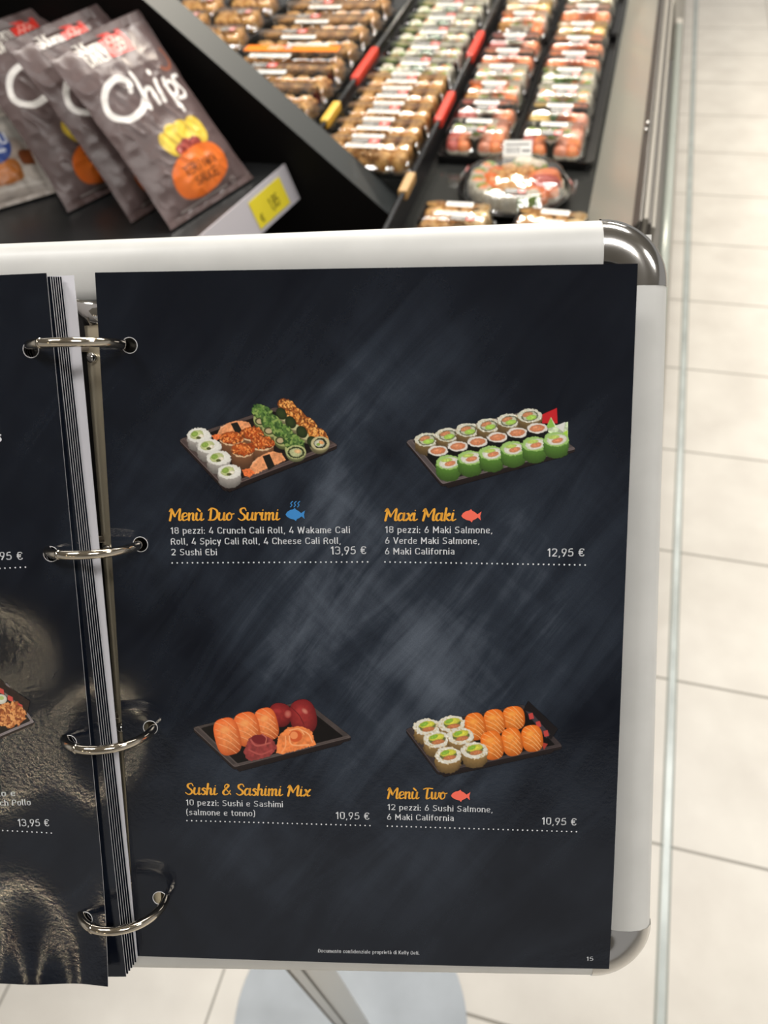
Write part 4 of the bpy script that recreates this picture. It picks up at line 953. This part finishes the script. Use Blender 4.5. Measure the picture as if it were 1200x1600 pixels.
b2 = copy_tree(bag); b2['label'] = 'brown foil bag of chips directly behind the front bag, red logo showing above it'
place_plane(b2, (-0.670, 0.908, 0.752), (-0.606, 1.071, 0.752), (-0.826, 0.966, 0.988))
b3 = copy_tree(bag); b3['label'] = 'brown foil bag of chips farthest back, between the second bag and the tofu pouch'
place_plane(b3, (-0.785, 0.925, 0.752), (-0.702, 1.078, 0.752), (-0.912, 1.015, 0.955))
# tofu snack pouch at the left
TW, TH = 150.0, 200.0
c = Canvas(0, 0, TW, TH, 1.5, base=(120, 108, 100)); c.put(np.ones(c.X.shape), c.shade((172, 162, 154), 0.1, 30))
for i, (u, v, rx, ry, col, rt) in enumerate(((.62, .80, 40, 24, (150, 92, 48), 20), (.25, .72, 30, 22, (170, 110, 60), -10), (.80, .55, 34, 20, (186, 180, 172), -20), (.45, .52, 32, 20, (182, 176, 170), 15), (.70, .36, 30, 16, (176, 160, 148), 10), (.85, .17, 24, 16, (196, 186, 176), 20), (.55, .22, 36, 18, (190, 112, 44), 0), (.2, .25, 34, 22, (186, 176, 168), 0), (.92, .30, 16, 12, (130, 70, 36), 0))):
    c.ell(u * TW, v * TH, rx, ry, col, rot=rt, edge=tuple(q * 0.8 for q in col), noise=0.1, ns=10, p=4)
c.stroke([(0.1 * TW, .10 * TH), (.95 * TW, .10 * TH)], 5, (196, 188, 180)); c.stroke([(.97 * TW, .05 * TH), (.97 * TW, .95 * TH)], 6, (206, 198, 190)); c.stroke([(.3 * TW, .62 * TH), (.95 * TW, .645 * TH)], 4, (216, 206, 194))
c.ell(.60 * TW, .42 * TH, 27, 27, (52, 78, 150), edge=(44, 66, 134)); letters(c, 'TOFU', .46 * TW, .425 * TH, .30 * TW, .075 * TH, (222, 224, 232), 3.2); c.stroke([(.52 * TW, .375 * TH), (.70 * TW, .375 * TH)], 5, (200, 206, 220))
M['tofu_back'] = mat('tofu_pouch_back', (150, 140, 132), 0.35)
tofu = make_pouch('tofu_bag', c, TW, TH, 16, 9, 1.8, M['tofu_back'], 'pale snack pouch with brown cubes and a blue round mark at far left', 'snack bag')
place_plane(tofu, (-0.950, 0.881, 0.752), (-0.838, 0.981, 0.752), (-1.047, 0.988, 0.888))
# small red and purple packet on the lower shelf
c = Canvas(0, 0, 90, 120, 2.0, base=(60, 36, 44)); c.poly([(20, 30), (44, 30), (44, 92), (20, 92)], (226, 60, 40)); c.poly([(56, 40), (80, 40), (80, 110), (56, 110)], (140, 110, 130))
pk = make_pouch('snack_packet', c, 90, 120, 10, 4, 1.5, M['pouch_back'], 'small dark packet with a red patch below the yellow price tag', 'snack bag')
place_plane(pk, (-0.455, 0.95, 0.472), (-0.425, 1.030, 0.472), (-0.50, 0.965, 0.580))

# ------------------------------------------------------------------ dividers between the columns of boxes
M['div_black'] = mat('divider_black', (34, 34, 36), 0.3)
M['div_red'] = mat('divider_red', (206, 52, 34), 0.35)
M['div_yellow'] = mat('divider_yellow', (214, 172, 62), 0.4)
M['div_tan'] = mat('divider_tan', (178, 140, 88), 0.45)
def divider(x, y0, y1, z1, segs, label):
    root = empty('shelf_divider', (x, (y0 + y1) / 2, 0.7005)); tag(root, label, 'divider', None)
    o = box('blade', (x - 0.0016, y0, 0.7005), (x + 0.0016, y1, z1 - 0.004), M['div_black']); keep_world(o, root)
    V, F = sweep([(x, y0, z1 - 0.003), (x, y1, z1 - 0.003)], 0.0042, 10); o = mesh_obj('top_bead', V, F, M['div_black'], smooth=True); keep_world(o, root)
    for (a, b, m) in segs:
        bm = bmesh.new(); bm_box(bm, (x - 0.0072, a, z1 - 0.012), (x + 0.0072, b, z1 + 0.004), 0.003)
        o = bm_obj('clip', bm, m); o['label'] = {'divider_red': 'red clip', 'divider_yellow': 'yellow clip', 'divider_tan': 'tan clip'}[m.name]; keep_world(o, root)
divider(-0.4925, 1.18, 2.9, 0.745, [(1.457, 1.606, M['div_red']), (1.275, 1.353, M['div_yellow'])], 'black divider with a red and a yellow clip, left of the golden-roll column')
divider(-0.2985, 0.93, 2.9, 0.745, [(1.293, 1.407, M['div_red']), (1.571, 1.697, M['div_red']), (1.051, 1.11, M['div_tan'])], 'black divider with two red clips, right of the golden-roll column')

# ------------------------------------------------------------------ sushi boxes
M['tray_black'] = mat('tray_black_plastic', (20, 20, 21), 0.22)
M['label_white'] = mat('label_white', (232, 232, 228), 0.5)
M['label_ink'] = mat('label_grey_ink', (120, 120, 122), 0.6)
M['sleeve_dark'] = mat('sleeve_dark', (44, 36, 38), 0.45)
M['logo_red'] = mat('logo_red', (214, 52, 46), 0.45)
M['crumb'] = mat('crumb_golden', (236, 190, 120), 0.5, noise_scale=140, rgb2=(178, 120, 60), bump=0.8, bump_scale=300)
M['crumb_pale'] = mat('crumb_pale', (238, 214, 166), 0.5, noise_scale=120, rgb2=(206, 164, 104), bump=0.8, bump_scale=260)
M['rice'] = mat('rice_white', (240, 236, 224), 0.55, noise_scale=260, rgb2=(220, 212, 194), bump=0.7, bump_scale=420)
M['nori'] = mat('nori_dark', (32, 36, 28), 0.5)
M['salmon'] = mat('salmon_orange', (246, 164, 116), 0.35, noise_scale=90, rgb2=(240, 136, 84))
M['tuna'] = mat('tuna_red', (206, 116, 104), 0.35, noise_scale=90, rgb2=(184, 86, 78))
M['prawn'] = mat('prawn_pink', (232, 170, 146), 0.4, noise_scale=110, rgb2=(222, 140, 110))
M['avocado'] = mat('avocado_green', (158, 182, 96), 0.5, noise_scale=150, rgb2=(112, 144, 62))
M['omelette'] = mat('omelette_yellow', (234, 206, 134), 0.5, noise_scale=60, rgb2=(222, 186, 104))
M['leaf'] = mat('leaf_garnish', (84, 132, 84), 0.5)
M['roe'] = mat('roe_orange', (236, 120, 40), 0.3, bump=0.6, bump_scale=500)
def lid_mat():
    m = bpy.data.materials.new('clear_plastic'); m.use_nodes = True; nt = m.node_tree; N = nt.nodes; L = nt.links
    t = N.new('ShaderNodeBsdfTransparent'); t.inputs[0].default_value = (0.97, 0.97, 0.96, 1); g = N.new('ShaderNodeBsdfGlossy'); g.inputs['Roughness'].default_value = 0.09
    fr = N.new('ShaderNodeFresnel'); fr.inputs[0].default_value = 1.5
    mr = N.new('ShaderNodeMapRange'); mr.inputs[1].default_value = 0; mr.inputs[2].default_value = 1; mr.inputs[3].default_value = 0.11; mr.inputs[4].default_value = 1.0; L.new(fr.outputs[0], mr.inputs[0])
    tc = N.new('ShaderNodeTexCoord'); n = N.new('ShaderNodeTexNoise'); n.inputs['Scale'].default_value = 55; L.new(tc.outputs['Object'], n.inputs['Vector'])
    bp = N.new('ShaderNodeBump'); bp.inputs['Strength'].default_value = 0.5; bp.inputs['Distance'].default_value = 0.003; L.new(n.outputs['Fac'], bp.inputs['Height']); L.new(bp.outputs[0], g.inputs['Normal'])
    mx = N.new('ShaderNodeMixShader'); L.new(mr.outputs[0], mx.inputs[0]); L.new(t.outputs[0], mx.inputs[1]); L.new(g.outputs[0], mx.inputs[2]); L.new(mx.outputs[0], N['Material Output'].inputs['Surface'])
    return m
M['clear'] = lid_mat()

_food = {}
def blob_mesh(key, rx, ry, rz, amp, freq, mats, sub=3, flat=0.35, top=None, p=2.6):
    """lumpy piece of food sitting on z=0; top(x,y,z) chooses the material slot"""
    if key in _food: return _food[key]
    bm = bmesh.new(); bmesh.ops.create_icosphere(bm, subdivisions=sub, radius=1.0)
    for v in bm.verts:
        d = v.co.normalized(); k = (abs(d.x) ** p + abs(d.y) ** p + abs(d.z) ** p) ** (-1 / p); q = d * k
        nz = 1 + amp * mnoise.noise(q * freq + Vector((len(key), 3.1, 0))) + amp * 0.6 * mnoise.noise(q * freq * 2.3)
        v.co = Vector((q.x * rx * nz, q.y * ry * nz, max(q.z * nz, -0.9) * rz + rz * 0.9))
    for f in bm.faces:
        f.smooth = True
        c_ = f.calc_center_median()
        f.material_index = top(c_.x / rx, c_.y / ry, c_.z / (rz * 1.9)) if top else 0
    me = bpy.data.meshes.new(key); bm.to_mesh(me); bm.free()
    for m_ in mats: me.materials.append(m_)
    _food[key] = me; return me
def food(kind):
    if kind == 'crumb_roll': return blob_mesh(kind, .0150, .0165, .0165, .16, 3.4, [M['crumb']])
    if kind == 'pale_roll': return blob_mesh(kind, .0150, .0165, .0165, .16, 3.1, [M['crumb_pale']])
    if kind == 'rice_roll': return blob_mesh(kind, .0145, .0145, .0165, .05, 3, [M['rice'], M['nori'], M['salmon'], M['avocado']], p=3.2, top=lambda x, y, z: 0 if z < .86 or x * x + y * y > .42 else (2 if x > 0.05 else 3))
    if kind == 'maki': return blob_mesh(kind, .0125, .0125, .0165, .03, 2, [M['nori'], M['rice'], M['avocado']], p=3.4, top=lambda x, y, z: 0 if z < .84 or x * x + y * y > .72 else (1 if x * x + y * y > .2 else 2))
    if kind == 'salmon_nigiri': return blob_mesh(kind, .0135, .0255, .0155, .06, 2, [M['rice'], M['salmon']], top=lambda x, y, z: 1 if z > .5 else 0)
    if kind == 'tuna_nigiri': return blob_mesh(kind, .0135, .0255, .0155, .06, 2.2, [M['rice'], M['tuna']], top=lambda x, y, z: 1 if z > .5 else 0)
    if kind == 'prawn_nigiri': return blob_mesh(kind, .0135, .0255, .0155, .08, 2.5, [M['rice'], M['prawn']], top=lambda x, y, z: 1 if z > .5 else 0)
    if kind == 'omelette_nigiri': return blob_mesh(kind, .0135, .0255, .0155, .04, 2.5, [M['rice'], M['omelette']], top=lambda x, y, z: 1 if z > .5 else 0)
    if kind == 'green_roll': return blob_mesh(kind, .0145, .0150, .0165, .10, 3, [M['avocado'], M['rice']], top=lambda x, y, z: 1 if z > .9 else 0)
    if kind == 'salad_leaf': return blob_mesh(kind, .0120, .0160, .0150, .35, 3.8, [M['leaf']])
    if kind == 'roe_roll': return blob_mesh(kind, .0140, .0150, .0165, .06, 3, [M['nori'], M['roe']], top=lambda x, y, z: 1 if z > .62 else 0)
    if kind == 'noodle_lump': return blob_mesh(kind, .0190, .0150, .0170, .42, 5.2, [M['crumb']], sub=4)
_parts = {}
def tray_mesh(w, d, h=0.012):
    k = ('tray', w, d)
    if k in _parts: return _parts[k]
    bm = bmesh.new(); rings = [(1.0, .0105), (.985, .0125), (.95, .0125), (.91, .003)]
    bot = [(0.90, 0.0002), (1.0, .0105)]
    def loop(sw, z):
        x, y = w / 2 - (1 - sw) * .05, d / 2 - (1 - sw) * .05; r = .006; out = []
        for cx, cy, a0 in ((x - r, y - r, 0), (-x + r, y - r, 90), (-x + r, -y + r, 180), (x - r, -y + r, 270)):
            for i in range(4):
                a = math.radians(a0 + 30 * i); out.append(bm.verts.new((cx + r * math.cos(a), cy + r * math.sin(a), z)))
        return out
    L = [loop(*q) for q in (bot[0],) + tuple(rings)]
    for a, b in zip(L, L[1:]):
        n = len(a)
        for i in range(n): bm.faces.new((a[i], a[(i + 1) % n], b[(i + 1) % n], b[i]))
    bm.faces.new(L[0][::-1]); bm.faces.new(L[-1])
    bmesh.ops.recalc_face_normals(bm, faces=bm.faces[:]); me = bpy.data.meshes.new('tray'); bm.to_mesh(me); bm.free(); me.materials.append(M['tray_black']); _parts[k] = me; return me
def lid_mesh(w, d, h):
    k = ('lid', w, d, h)
    if k in _parts: return _parts[k]
    bm = bmesh.new()
    def loop(ins, z):
        x, y = w / 2 - ins, d / 2 - ins; r = .007; out = []
        for cx, cy, a0 in ((x - r, y - r, 0), (-x + r, y - r, 90), (-x + r, -y + r, 180), (x - r, -y + r, 270)):
            for i in range(4):
                a = math.radians(a0 + 30 * i); out.append(bm.verts.new((cx + r * math.cos(a), cy + r * math.sin(a), z)))
        return out
    L = [loop(*q) for q in ((.0015, .0128), (.003, .0128), (.006, h - .006), (.0085, h - .001), (.011, h))]
    for a, b in zip(L, L[1:]):
        n = len(a)
        for i in range(n): bm.faces.new((a[i], a[(i + 1) % n], b[(i + 1) % n], b[i]))
    bm.faces.new(L[-1])
    bmesh.ops.recalc_face_normals(bm, faces=bm.faces[:]); me = bpy.data.meshes.new('lid'); bm.to_mesh(me); bm.free(); me.materials.append(M['clear'])
    me.polygons.foreach_set('use_smooth', [True] * len(me.polygons)); _parts[k] = me; return me
def label_mesh(w, d):
    k = ('label', w, d)
    if k in _parts: return _parts[k]
    bm = bmesh.new(); bm_box(bm, (-w / 2, -d / 2, 0), (w / 2, d / 2, .0004))
    rs = random.Random(3); x = -w * .42
    while x < w * .1:
        t = rs.choice((.0006, .001, .0014)); bm_box(bm, (x, -d * .28, .0004), (x + t, d * .1, .0005), mi=1); x += t + rs.choice((.0008, .0014))
    bm_box(bm, (w * .16, -d * .2, .0004), (w * .44, -d * .05, .0005), mi=1); bm_box(bm, (-w * .42, d * .2, .0004), (w * .4, d * .3, .0005), mi=1)
    me = bpy.data.meshes.new('price_label'); bm.to_mesh(me); bm.free(); me.materials.append(M['label_white']); me.materials.append(M['label_ink']); _parts[k] = me; return me
def brand_mesh(w, d):
    """dark sleeve sticker with white two-line lettering and a red square bearing a ring of circles"""
    k = ('brand', w, d)
    if k in _parts: return _parts[k]
    V, F, I = [], [], []
    def q(x0, y0, x1, y1, z, mi):
        b = len(V); V.extend([(x0, y0, z), (x1, y0, z), (x1, y1, z), (x0, y1, z)]); F.append((b, b + 1, b + 2, b + 3)); I.append(mi)
    q(-w / 2, -d / 2, w / 2, d / 2, 0.0003, 0); q(w * .12, -d * .42, w * .44, d * .42, .0005, 1)
    for k_ in range(6):
        a = k_ * PI / 3; cx, cy = w * .28 + d * .19 * math.cos(a), d * .19 * math.sin(a); b = len(V); r0, r1 = d * .06, d * .11
        for i in range(10):
            t = 2 * PI * i / 10; V.extend([(cx + r0 * math.cos(t), cy + r0 * math.sin(t), .0007), (cx + r1 * math.cos(t), cy + r1 * math.sin(t), .0007)])
        for i in range(10): j = (i + 1) % 10; F.append((b + 2 * i, b + 2 * i + 1, b + 2 * j + 1, b + 2 * j)); I.append(2)
    for s_, y in (('SUSHI', d * .06), ('DAILY', -d * .36)):
        v, f = fit_text(s_, (-w * .44, y), (w * .06, y), d * .32); b = len(V); V.extend([(a, c_, .0006) for a, c_ in v]); F.extend([tuple(i + b for i in t) for t in f]); I.extend([2] * len(f))
    me = bpy.data.meshes.new('brand_sticker'); me.from_pydata(V, [], F); me.polygons.foreach_set('material_index', I)
    for m_ in (M['sleeve_dark'], M['logo_red'], M['label_white']): me.materials.append(m_)
    me.update(); _parts[k] = me; return me

def make_box(name, w, d, h, pieces, brand, labels, clear_tray=False):
    root = empty(name)
    t = link_obj('tray', tray_mesh(w, d), root)
    if clear_tray: t.data = tray_mesh(w, d).copy(); t.data.materials[0] = M['clear']
    for kind, x, y, rz in pieces:
        o = link_obj(kind, food(kind), root); o.location = (x, y, .0032); o.rotation_euler = (0, 0, rz)
    link_obj('lid', lid_mesh(w, d, h), root)
    if brand: o = link_obj('brand_sticker', brand_mesh(*brand[2:]), root); o.location = (brand[0], brand[1], h + .0002)
    for (x, y, a, b) in labels:
        o = link_obj('price_label', label_mesh(a, b), root); o.location = (x, y, h + .0003)
    return root
def row(kinds, w, y, jit=0.4, seed=0):
    rs = random.Random(seed); n = len(kinds); st = (w - .022) / n
    return [(k, -w / 2 + .011 + st * (i + .5), y, rs.uniform(-jit, jit) + (0 if 'nigiri' in k else rs.uniform(0, 6))) for i, k in enumerate(kinds)]
WB, DB = .110, .070     # small trays
def mixed(kinds1, kinds2=None, seed=0, brand=True):
    if kinds2 is None: P = row(kinds1, WB, 0, 0.15, seed)
    else: P = row(kinds1, WB, .0165, 0.15, seed) + row(kinds2, WB, -.0165, 0.15, seed + 1)
    return P
sn, tn, pn, on, rr, mk, gr, ro, cr, pr, sl_ = 'salmon_nigiri', 'tuna_nigiri', 'prawn_nigiri', 'omelette_nigiri', 'rice_roll', 'maki', 'green_roll', 'roe_roll', 'crumb_roll', 'pale_roll', 'salad_leaf'
PROTO = {}
def get_box(key):
    """one box of each kind; later ones are copies with all their parts"""
    if key in PROTO: return copy_tree(PROTO[key])
    BL, LB = (0.004, -.012, .036, .020), [(0.000, .008, .042, .013)]
    if key == 'salmon': r = make_box('sushi_box', WB, DB, .044, mixed([sn, sn, pn, sn, sn, sn]), BL, LB)
    elif key == 'tuna': r = make_box('sushi_box', WB, DB, .044, mixed([tn, tn, mk, mk, pn, sn][:6]), BL, LB)
    elif key == 'maki': r = make_box('sushi_box', WB, DB, .044, mixed([tn, tn, sn, sn], None) [:0] + row([mk, mk, mk, rr, pn], WB, .016, .1) + row([tn, sn, mk, pn, sn], WB, -.014, .1), (0.000, -.018, .036, .018), [(0, .012, .042, .013)])
    elif key == 'rolls': r = make_box('sushi_box', WB, DB, .044, mixed([rr, rr, rr, rr], [rr, rr, rr, rr], 3), BL, LB)
    elif key == 'green': r = make_box('sushi_box', WB, DB, .044, mixed([gr, gr, sl_, rr], [gr, sl_, rr, rr], 4), BL, LB)
    elif key == 'omelette': r = make_box('sushi_box', WB, DB, .044, mixed([on, on, sl_, pn, sn, pn]), BL, LB)
    elif key == 'mix': r = make_box('sushi_box', WB, DB, .044, mixed([ro, rr, sn, rr], [cr, rr, rr, sn], 5), BL, LB)
    elif key == 'pale': r = make_box('sushi_box', WB, DB, .044, mixed([pr, pr, on, on], [pr, rr, on, sn], 6), BL, LB)
    elif key == 'gold': r = make_box('sushi_box', .166, .062, .046, row([cr] * 5, .166, .0135, 3, 7) + row([cr] * 5, .166, -.0135, 3, 8), (0.000, -.001, .050, .016), [(-.001, .0165, .054, .011), (-.001, -.0185, .056, .012)], True)
    elif key == 'white': r = make_box('sushi_box', .166, .076, .046, row([gr, rr, sl_, rr, rr], .166, .0165, 3, 9) + row([pr, gr, rr, rr, rr], .166, -.0165, 3, 10), (0.006, .010, .050, .018), [(.004, -.010, .054, .014)], True)
    elif key == 'noodle': r = make_box('sushi_box', .235, .084, .056, row(['noodle_lump'] * 6, .235, .0165, 3, 11) + row(['noodle_lump'] * 6, .235, -.0165, 3, 12), (-.022, .020, .056, .022), [(-.004, -.012, .072, .015)], True)
    elif key == 'noodle_orange':
        r = make_box('sushi_box', .235, .084, .056, row(['noodle_lump'] * 6, .235, .0165, 3, 13) + row(['noodle_lump'] * 6, .235, -.0165, 3, 14), (-.022, .020, .056, .022), [(-.030, -.022, .085, .016), (.03, .036, .085, .010)], True)
        bm = bmesh.new(); bm_box(bm, (-.095, .002, .0562), (.100, .030, .0566)); bm_obj('orange_band', bm, mat('band_orange', (240, 128, 30), 0.25), r)
    elif key == 'dark': r = make_box('noodle_box', .120, .080, .042, row(['noodle_lump'] * 3, .12, .0145, 3, 15) + row(['noodle_lump'] * 3, .12, -.0155, 3, 16), (0.02, 0.0, .034, .022), [])
    elif key == 'front': r = make_box('sushi_box', WB, DB, .044, row([cr, cr, cr, pr], WB, .0155, 3, 17) + row([cr, cr, pr, pr], WB, -.0155, 3, 18), (0.016, -.020, .036, .014), [(0.004, .016, .038, .012), (0, -.010, .040, .010)])
    PROTO[key] = r; return r
ORD = ['nearest', 'second', 'third', 'fourth', 'fifth', 'sixth', 'seventh', 'eighth', 'ninth', 'tenth', 'eleventh']
DESC = {'salmon': 'orange salmon nigiri', 'tuna': 'tuna nigiri', 'maki': 'maki and nigiri', 'rolls': 'white rice rolls', 'green': 'leafy green rolls', 'omelette': 'yellow omelette nigiri', 'mix': 'roe and rice', 'pale': 'pale yellow pieces', 'gold': 'golden crumbed rolls', 'white': 'green-white rolls', 'noodle': 'golden fried noodles', 'noodle_orange': 'orange-banded noodles'}
def column(xc, ys, keys, colname, group, zb=.7008, jx=.0012, jr=.012):
    n = len(ys)
    for i, (y, k) in enumerate(zip(ys, keys)):
        b = get_box(k); b.location = (xc + R_.uniform(-jx, jx), y, zb); b.rotation_euler = (0, 0, R_.uniform(-jr, jr))
        o = 'nearest' if i == 0 else 'farthest' if i == n - 1 else ORD[i] + ' from the front'
        tag(b, 'sushi box of %s, %s in %s' % (DESC[k], o, colname), 'sushi box', group)
column(-.107, [1.279, 1.354, 1.430, 1.506, 1.583, 1.660, 1.735], ['maki', 'omelette', 'rolls', 'green', 'salmon', 'salmon', 'pale'], 'rightmost near tray', 'boxes in the rightmost column', .7029)
column(-.107, [1.838, 1.914, 1.990], ['salmon', 'rolls', 'mix'], 'rightmost far tray', 'boxes in the rightmost column', .7029)
column(-.2305, [1.282, 1.358, 1.440, 1.516, 1.593, 1.672], ['maki', 'tuna', 'mix', 'rolls', 'salmon', 'tuna'], 'near tray beside red clips', 'boxes in the second column', .7029)
column(-.2305, [1.795, 1.871, 1.948], ['mix', 'pale', 'rolls'], 'far tray beside red clips', 'boxes in the second column', .7029)
column(-.398, [1.209, 1.273, 1.337, 1.401, 1.465], ['gold'] * 5, 'column between dividers', 'boxes between the dividers', jr=.006)
column(-.398, [1.539, 1.619, 1.699, 1.779, 1.859, 1.939], ['white'] * 6, 'far run between dividers', 'boxes between the dividers', jr=.006)
column(-.655, [1.286, 1.374, 1.462, 1.551, 1.640, 1.728, 1.816, 1.904], ['noodle', 'noodle', 'noodle', 'noodle_orange', 'noodle', 'noodle', 'noodle', 'noodle'], 'column left of yellow clip', 'clear noodle boxes', jr=.008)
for i, (x, y) in enumerate(((-.868, 1.60), (-.872, 1.71), (-.878, 1.82), (-1.000, 1.80), (-1.005, 1.90), (-.880, 1.925))):
    b = get_box('dark'); b.location = (x, y, .7008); b.rotation_euler = (0, 0, .06 + R_.uniform(-.02, .02))
    tag(b, ['black noodle box nearest the sloping partition edge', 'black noodle box second back along the sloping partition', 'black noodle box third back, left of the noodle column', 'black noodle box leftmost along the partition edge', 'black noodle box at the far left edge of the case', 'black noodle box farthest back by the noodle column'][i], 'noodle box', 'black noodle boxes by the partition')
b = get_box('front'); b.location = (-.212, 1.012, .7008); tag(b, 'golden sushi box left of the round platter front, near the menu frame', 'sushi box')
b = get_box('front'); b.location = (-.078, 1.006, .7008); b.rotation_euler = (0, 0, -.06); tag(b, 'golden sushi box in front of the round platter, right of its twin', 'sushi box')

# long black display trays under the two right-hand columns
def long_tray(x0, x1, y0, y1, label):
    root = empty('display_tray', ((x0 + x1) / 2, (y0 + y1) / 2, .7003)); tag(root, label, 'tray', 'long black trays on the case deck')
    w, d = x1 - x0, y1 - y0; bm = bmesh.new()
    def loop(ins, z, r=.010):
        x, y = w / 2 - ins, d / 2 - ins; out = []
        for cx, cy, a0 in ((x - r, y - r, 0), (-x + r, y - r, 90), (-x + r, -y + r, 180), (x - r, -y + r, 270)):
            for i in range(5): a = math.radians(a0 + 22.5 * i); out.append(bm.verts.new((cx + r * math.cos(a), cy + r * math.sin(a), z)))
        return out
    L = [loop(.0020, 0), loop(.000, .012), loop(.0006, .0145), loop(.0020, .0145), loop(.0030, .002)]
    for a, b_ in zip(L, L[1:]):
        for i in range(len(a)): bm.faces.new((a[i], a[(i + 1) % len(a)], b_[(i + 1) % len(a)], b_[i]))
    bm.faces.new(L[0][::-1]); bm.faces.new(L[-1])
    bm_obj('tray_shell', bm, M['tray_black'], root)
long_tray(-.1700, -.0365, 1.236, 1.782, 'near long black tray holding the rightmost column of boxes')
long_tray(-.1700, -.0365, 1.792, 2.05, 'far long black tray of the rightmost column')
long_tray(-.2900, -.1715, 1.238, 1.722, 'near long black tray right of the two-clip divider')
long_tray(-.2900, -.1715, 1.747, 2.01, 'far long black tray right of the two-clip divider')

# round platter
pl = empty('round_platter', (-.147, 1.139, .7006)); tag(pl, 'round black sushi platter with clear lid and white label', 'platter')
PR = .0855
def lathe(prof, seg=48):
    V, F = [], []
    for r, z in prof: V += [(r * math.cos(2 * PI * k / seg), r * math.sin(2 * PI * k / seg), z) for k in range(seg)]
    for i in range(len(prof) - 1): F += [(i * seg + k, i * seg + (k + 1) % seg, (i + 1) * seg + (k + 1) % seg, (i + 1) * seg + k) for k in range(seg)]
    return V, F
V, F = lathe([(.0005, .0), (.066, .0), (.080, .013), (PR, .014), (PR, .017), (.079, .018), (.066, .006), (.0005, .005)]); mesh_obj('platter_base', V, F, M['tray_black'], pl, smooth=True)
rs = random.Random(5)
def ringfood(kind, n, r, a0, a1, z=.0055):
    for i in range(n):
        a = math.radians(a0 + (a1 - a0) * (i + .5) / n); o = link_obj(kind, food(kind), pl); o.location = (r * math.cos(a), r * math.sin(a), z); o.rotation_euler = (0, 0, a + PI / 2)
ringfood('rice_roll', 6, .055, 130, 285); ringfood('salmon_nigiri', 4, .048, -55, 40); ringfood('green_roll', 3, .055, 50, 95); ringfood('crumb_roll', 6, .030, 40, 330); ringfood('roe_roll', 3, .036, 130, 230); ringfood('crumb_roll', 1, .002, 0, 10); ringfood('tuna_nigiri', 2, .045, -25, 8, .008); ringfood('green_roll', 2, .056, 285, 315)
V, F = lathe([(.083, .0185), (.080, .020), (.074, .036), (.070, .0385), (.0005, .040)]); mesh_obj('lid', V, F, M['clear'], pl, smooth=True)
o = link_obj('price_label', label_mesh(.044, .026), pl); o.location = (-.006, .066, .045); o.rotation_euler = (0.75, 0, .12)
for (x, y, rz, a, b_) in ((.010, -.056, .1, .032, .016), (-.078, .012, 1.5, .022, .012), (.079, .006, -1.5, .022, .012)):
    o = link_obj('brand_sticker', brand_mesh(a, b_), pl); o.location = (x, y, .0402 if abs(x) < .05 else .031); o.rotation_euler = (0, 0 if abs(x) < .05 else (.9 if x > 0 else -.9), rz if abs(x) < .05 else .2)
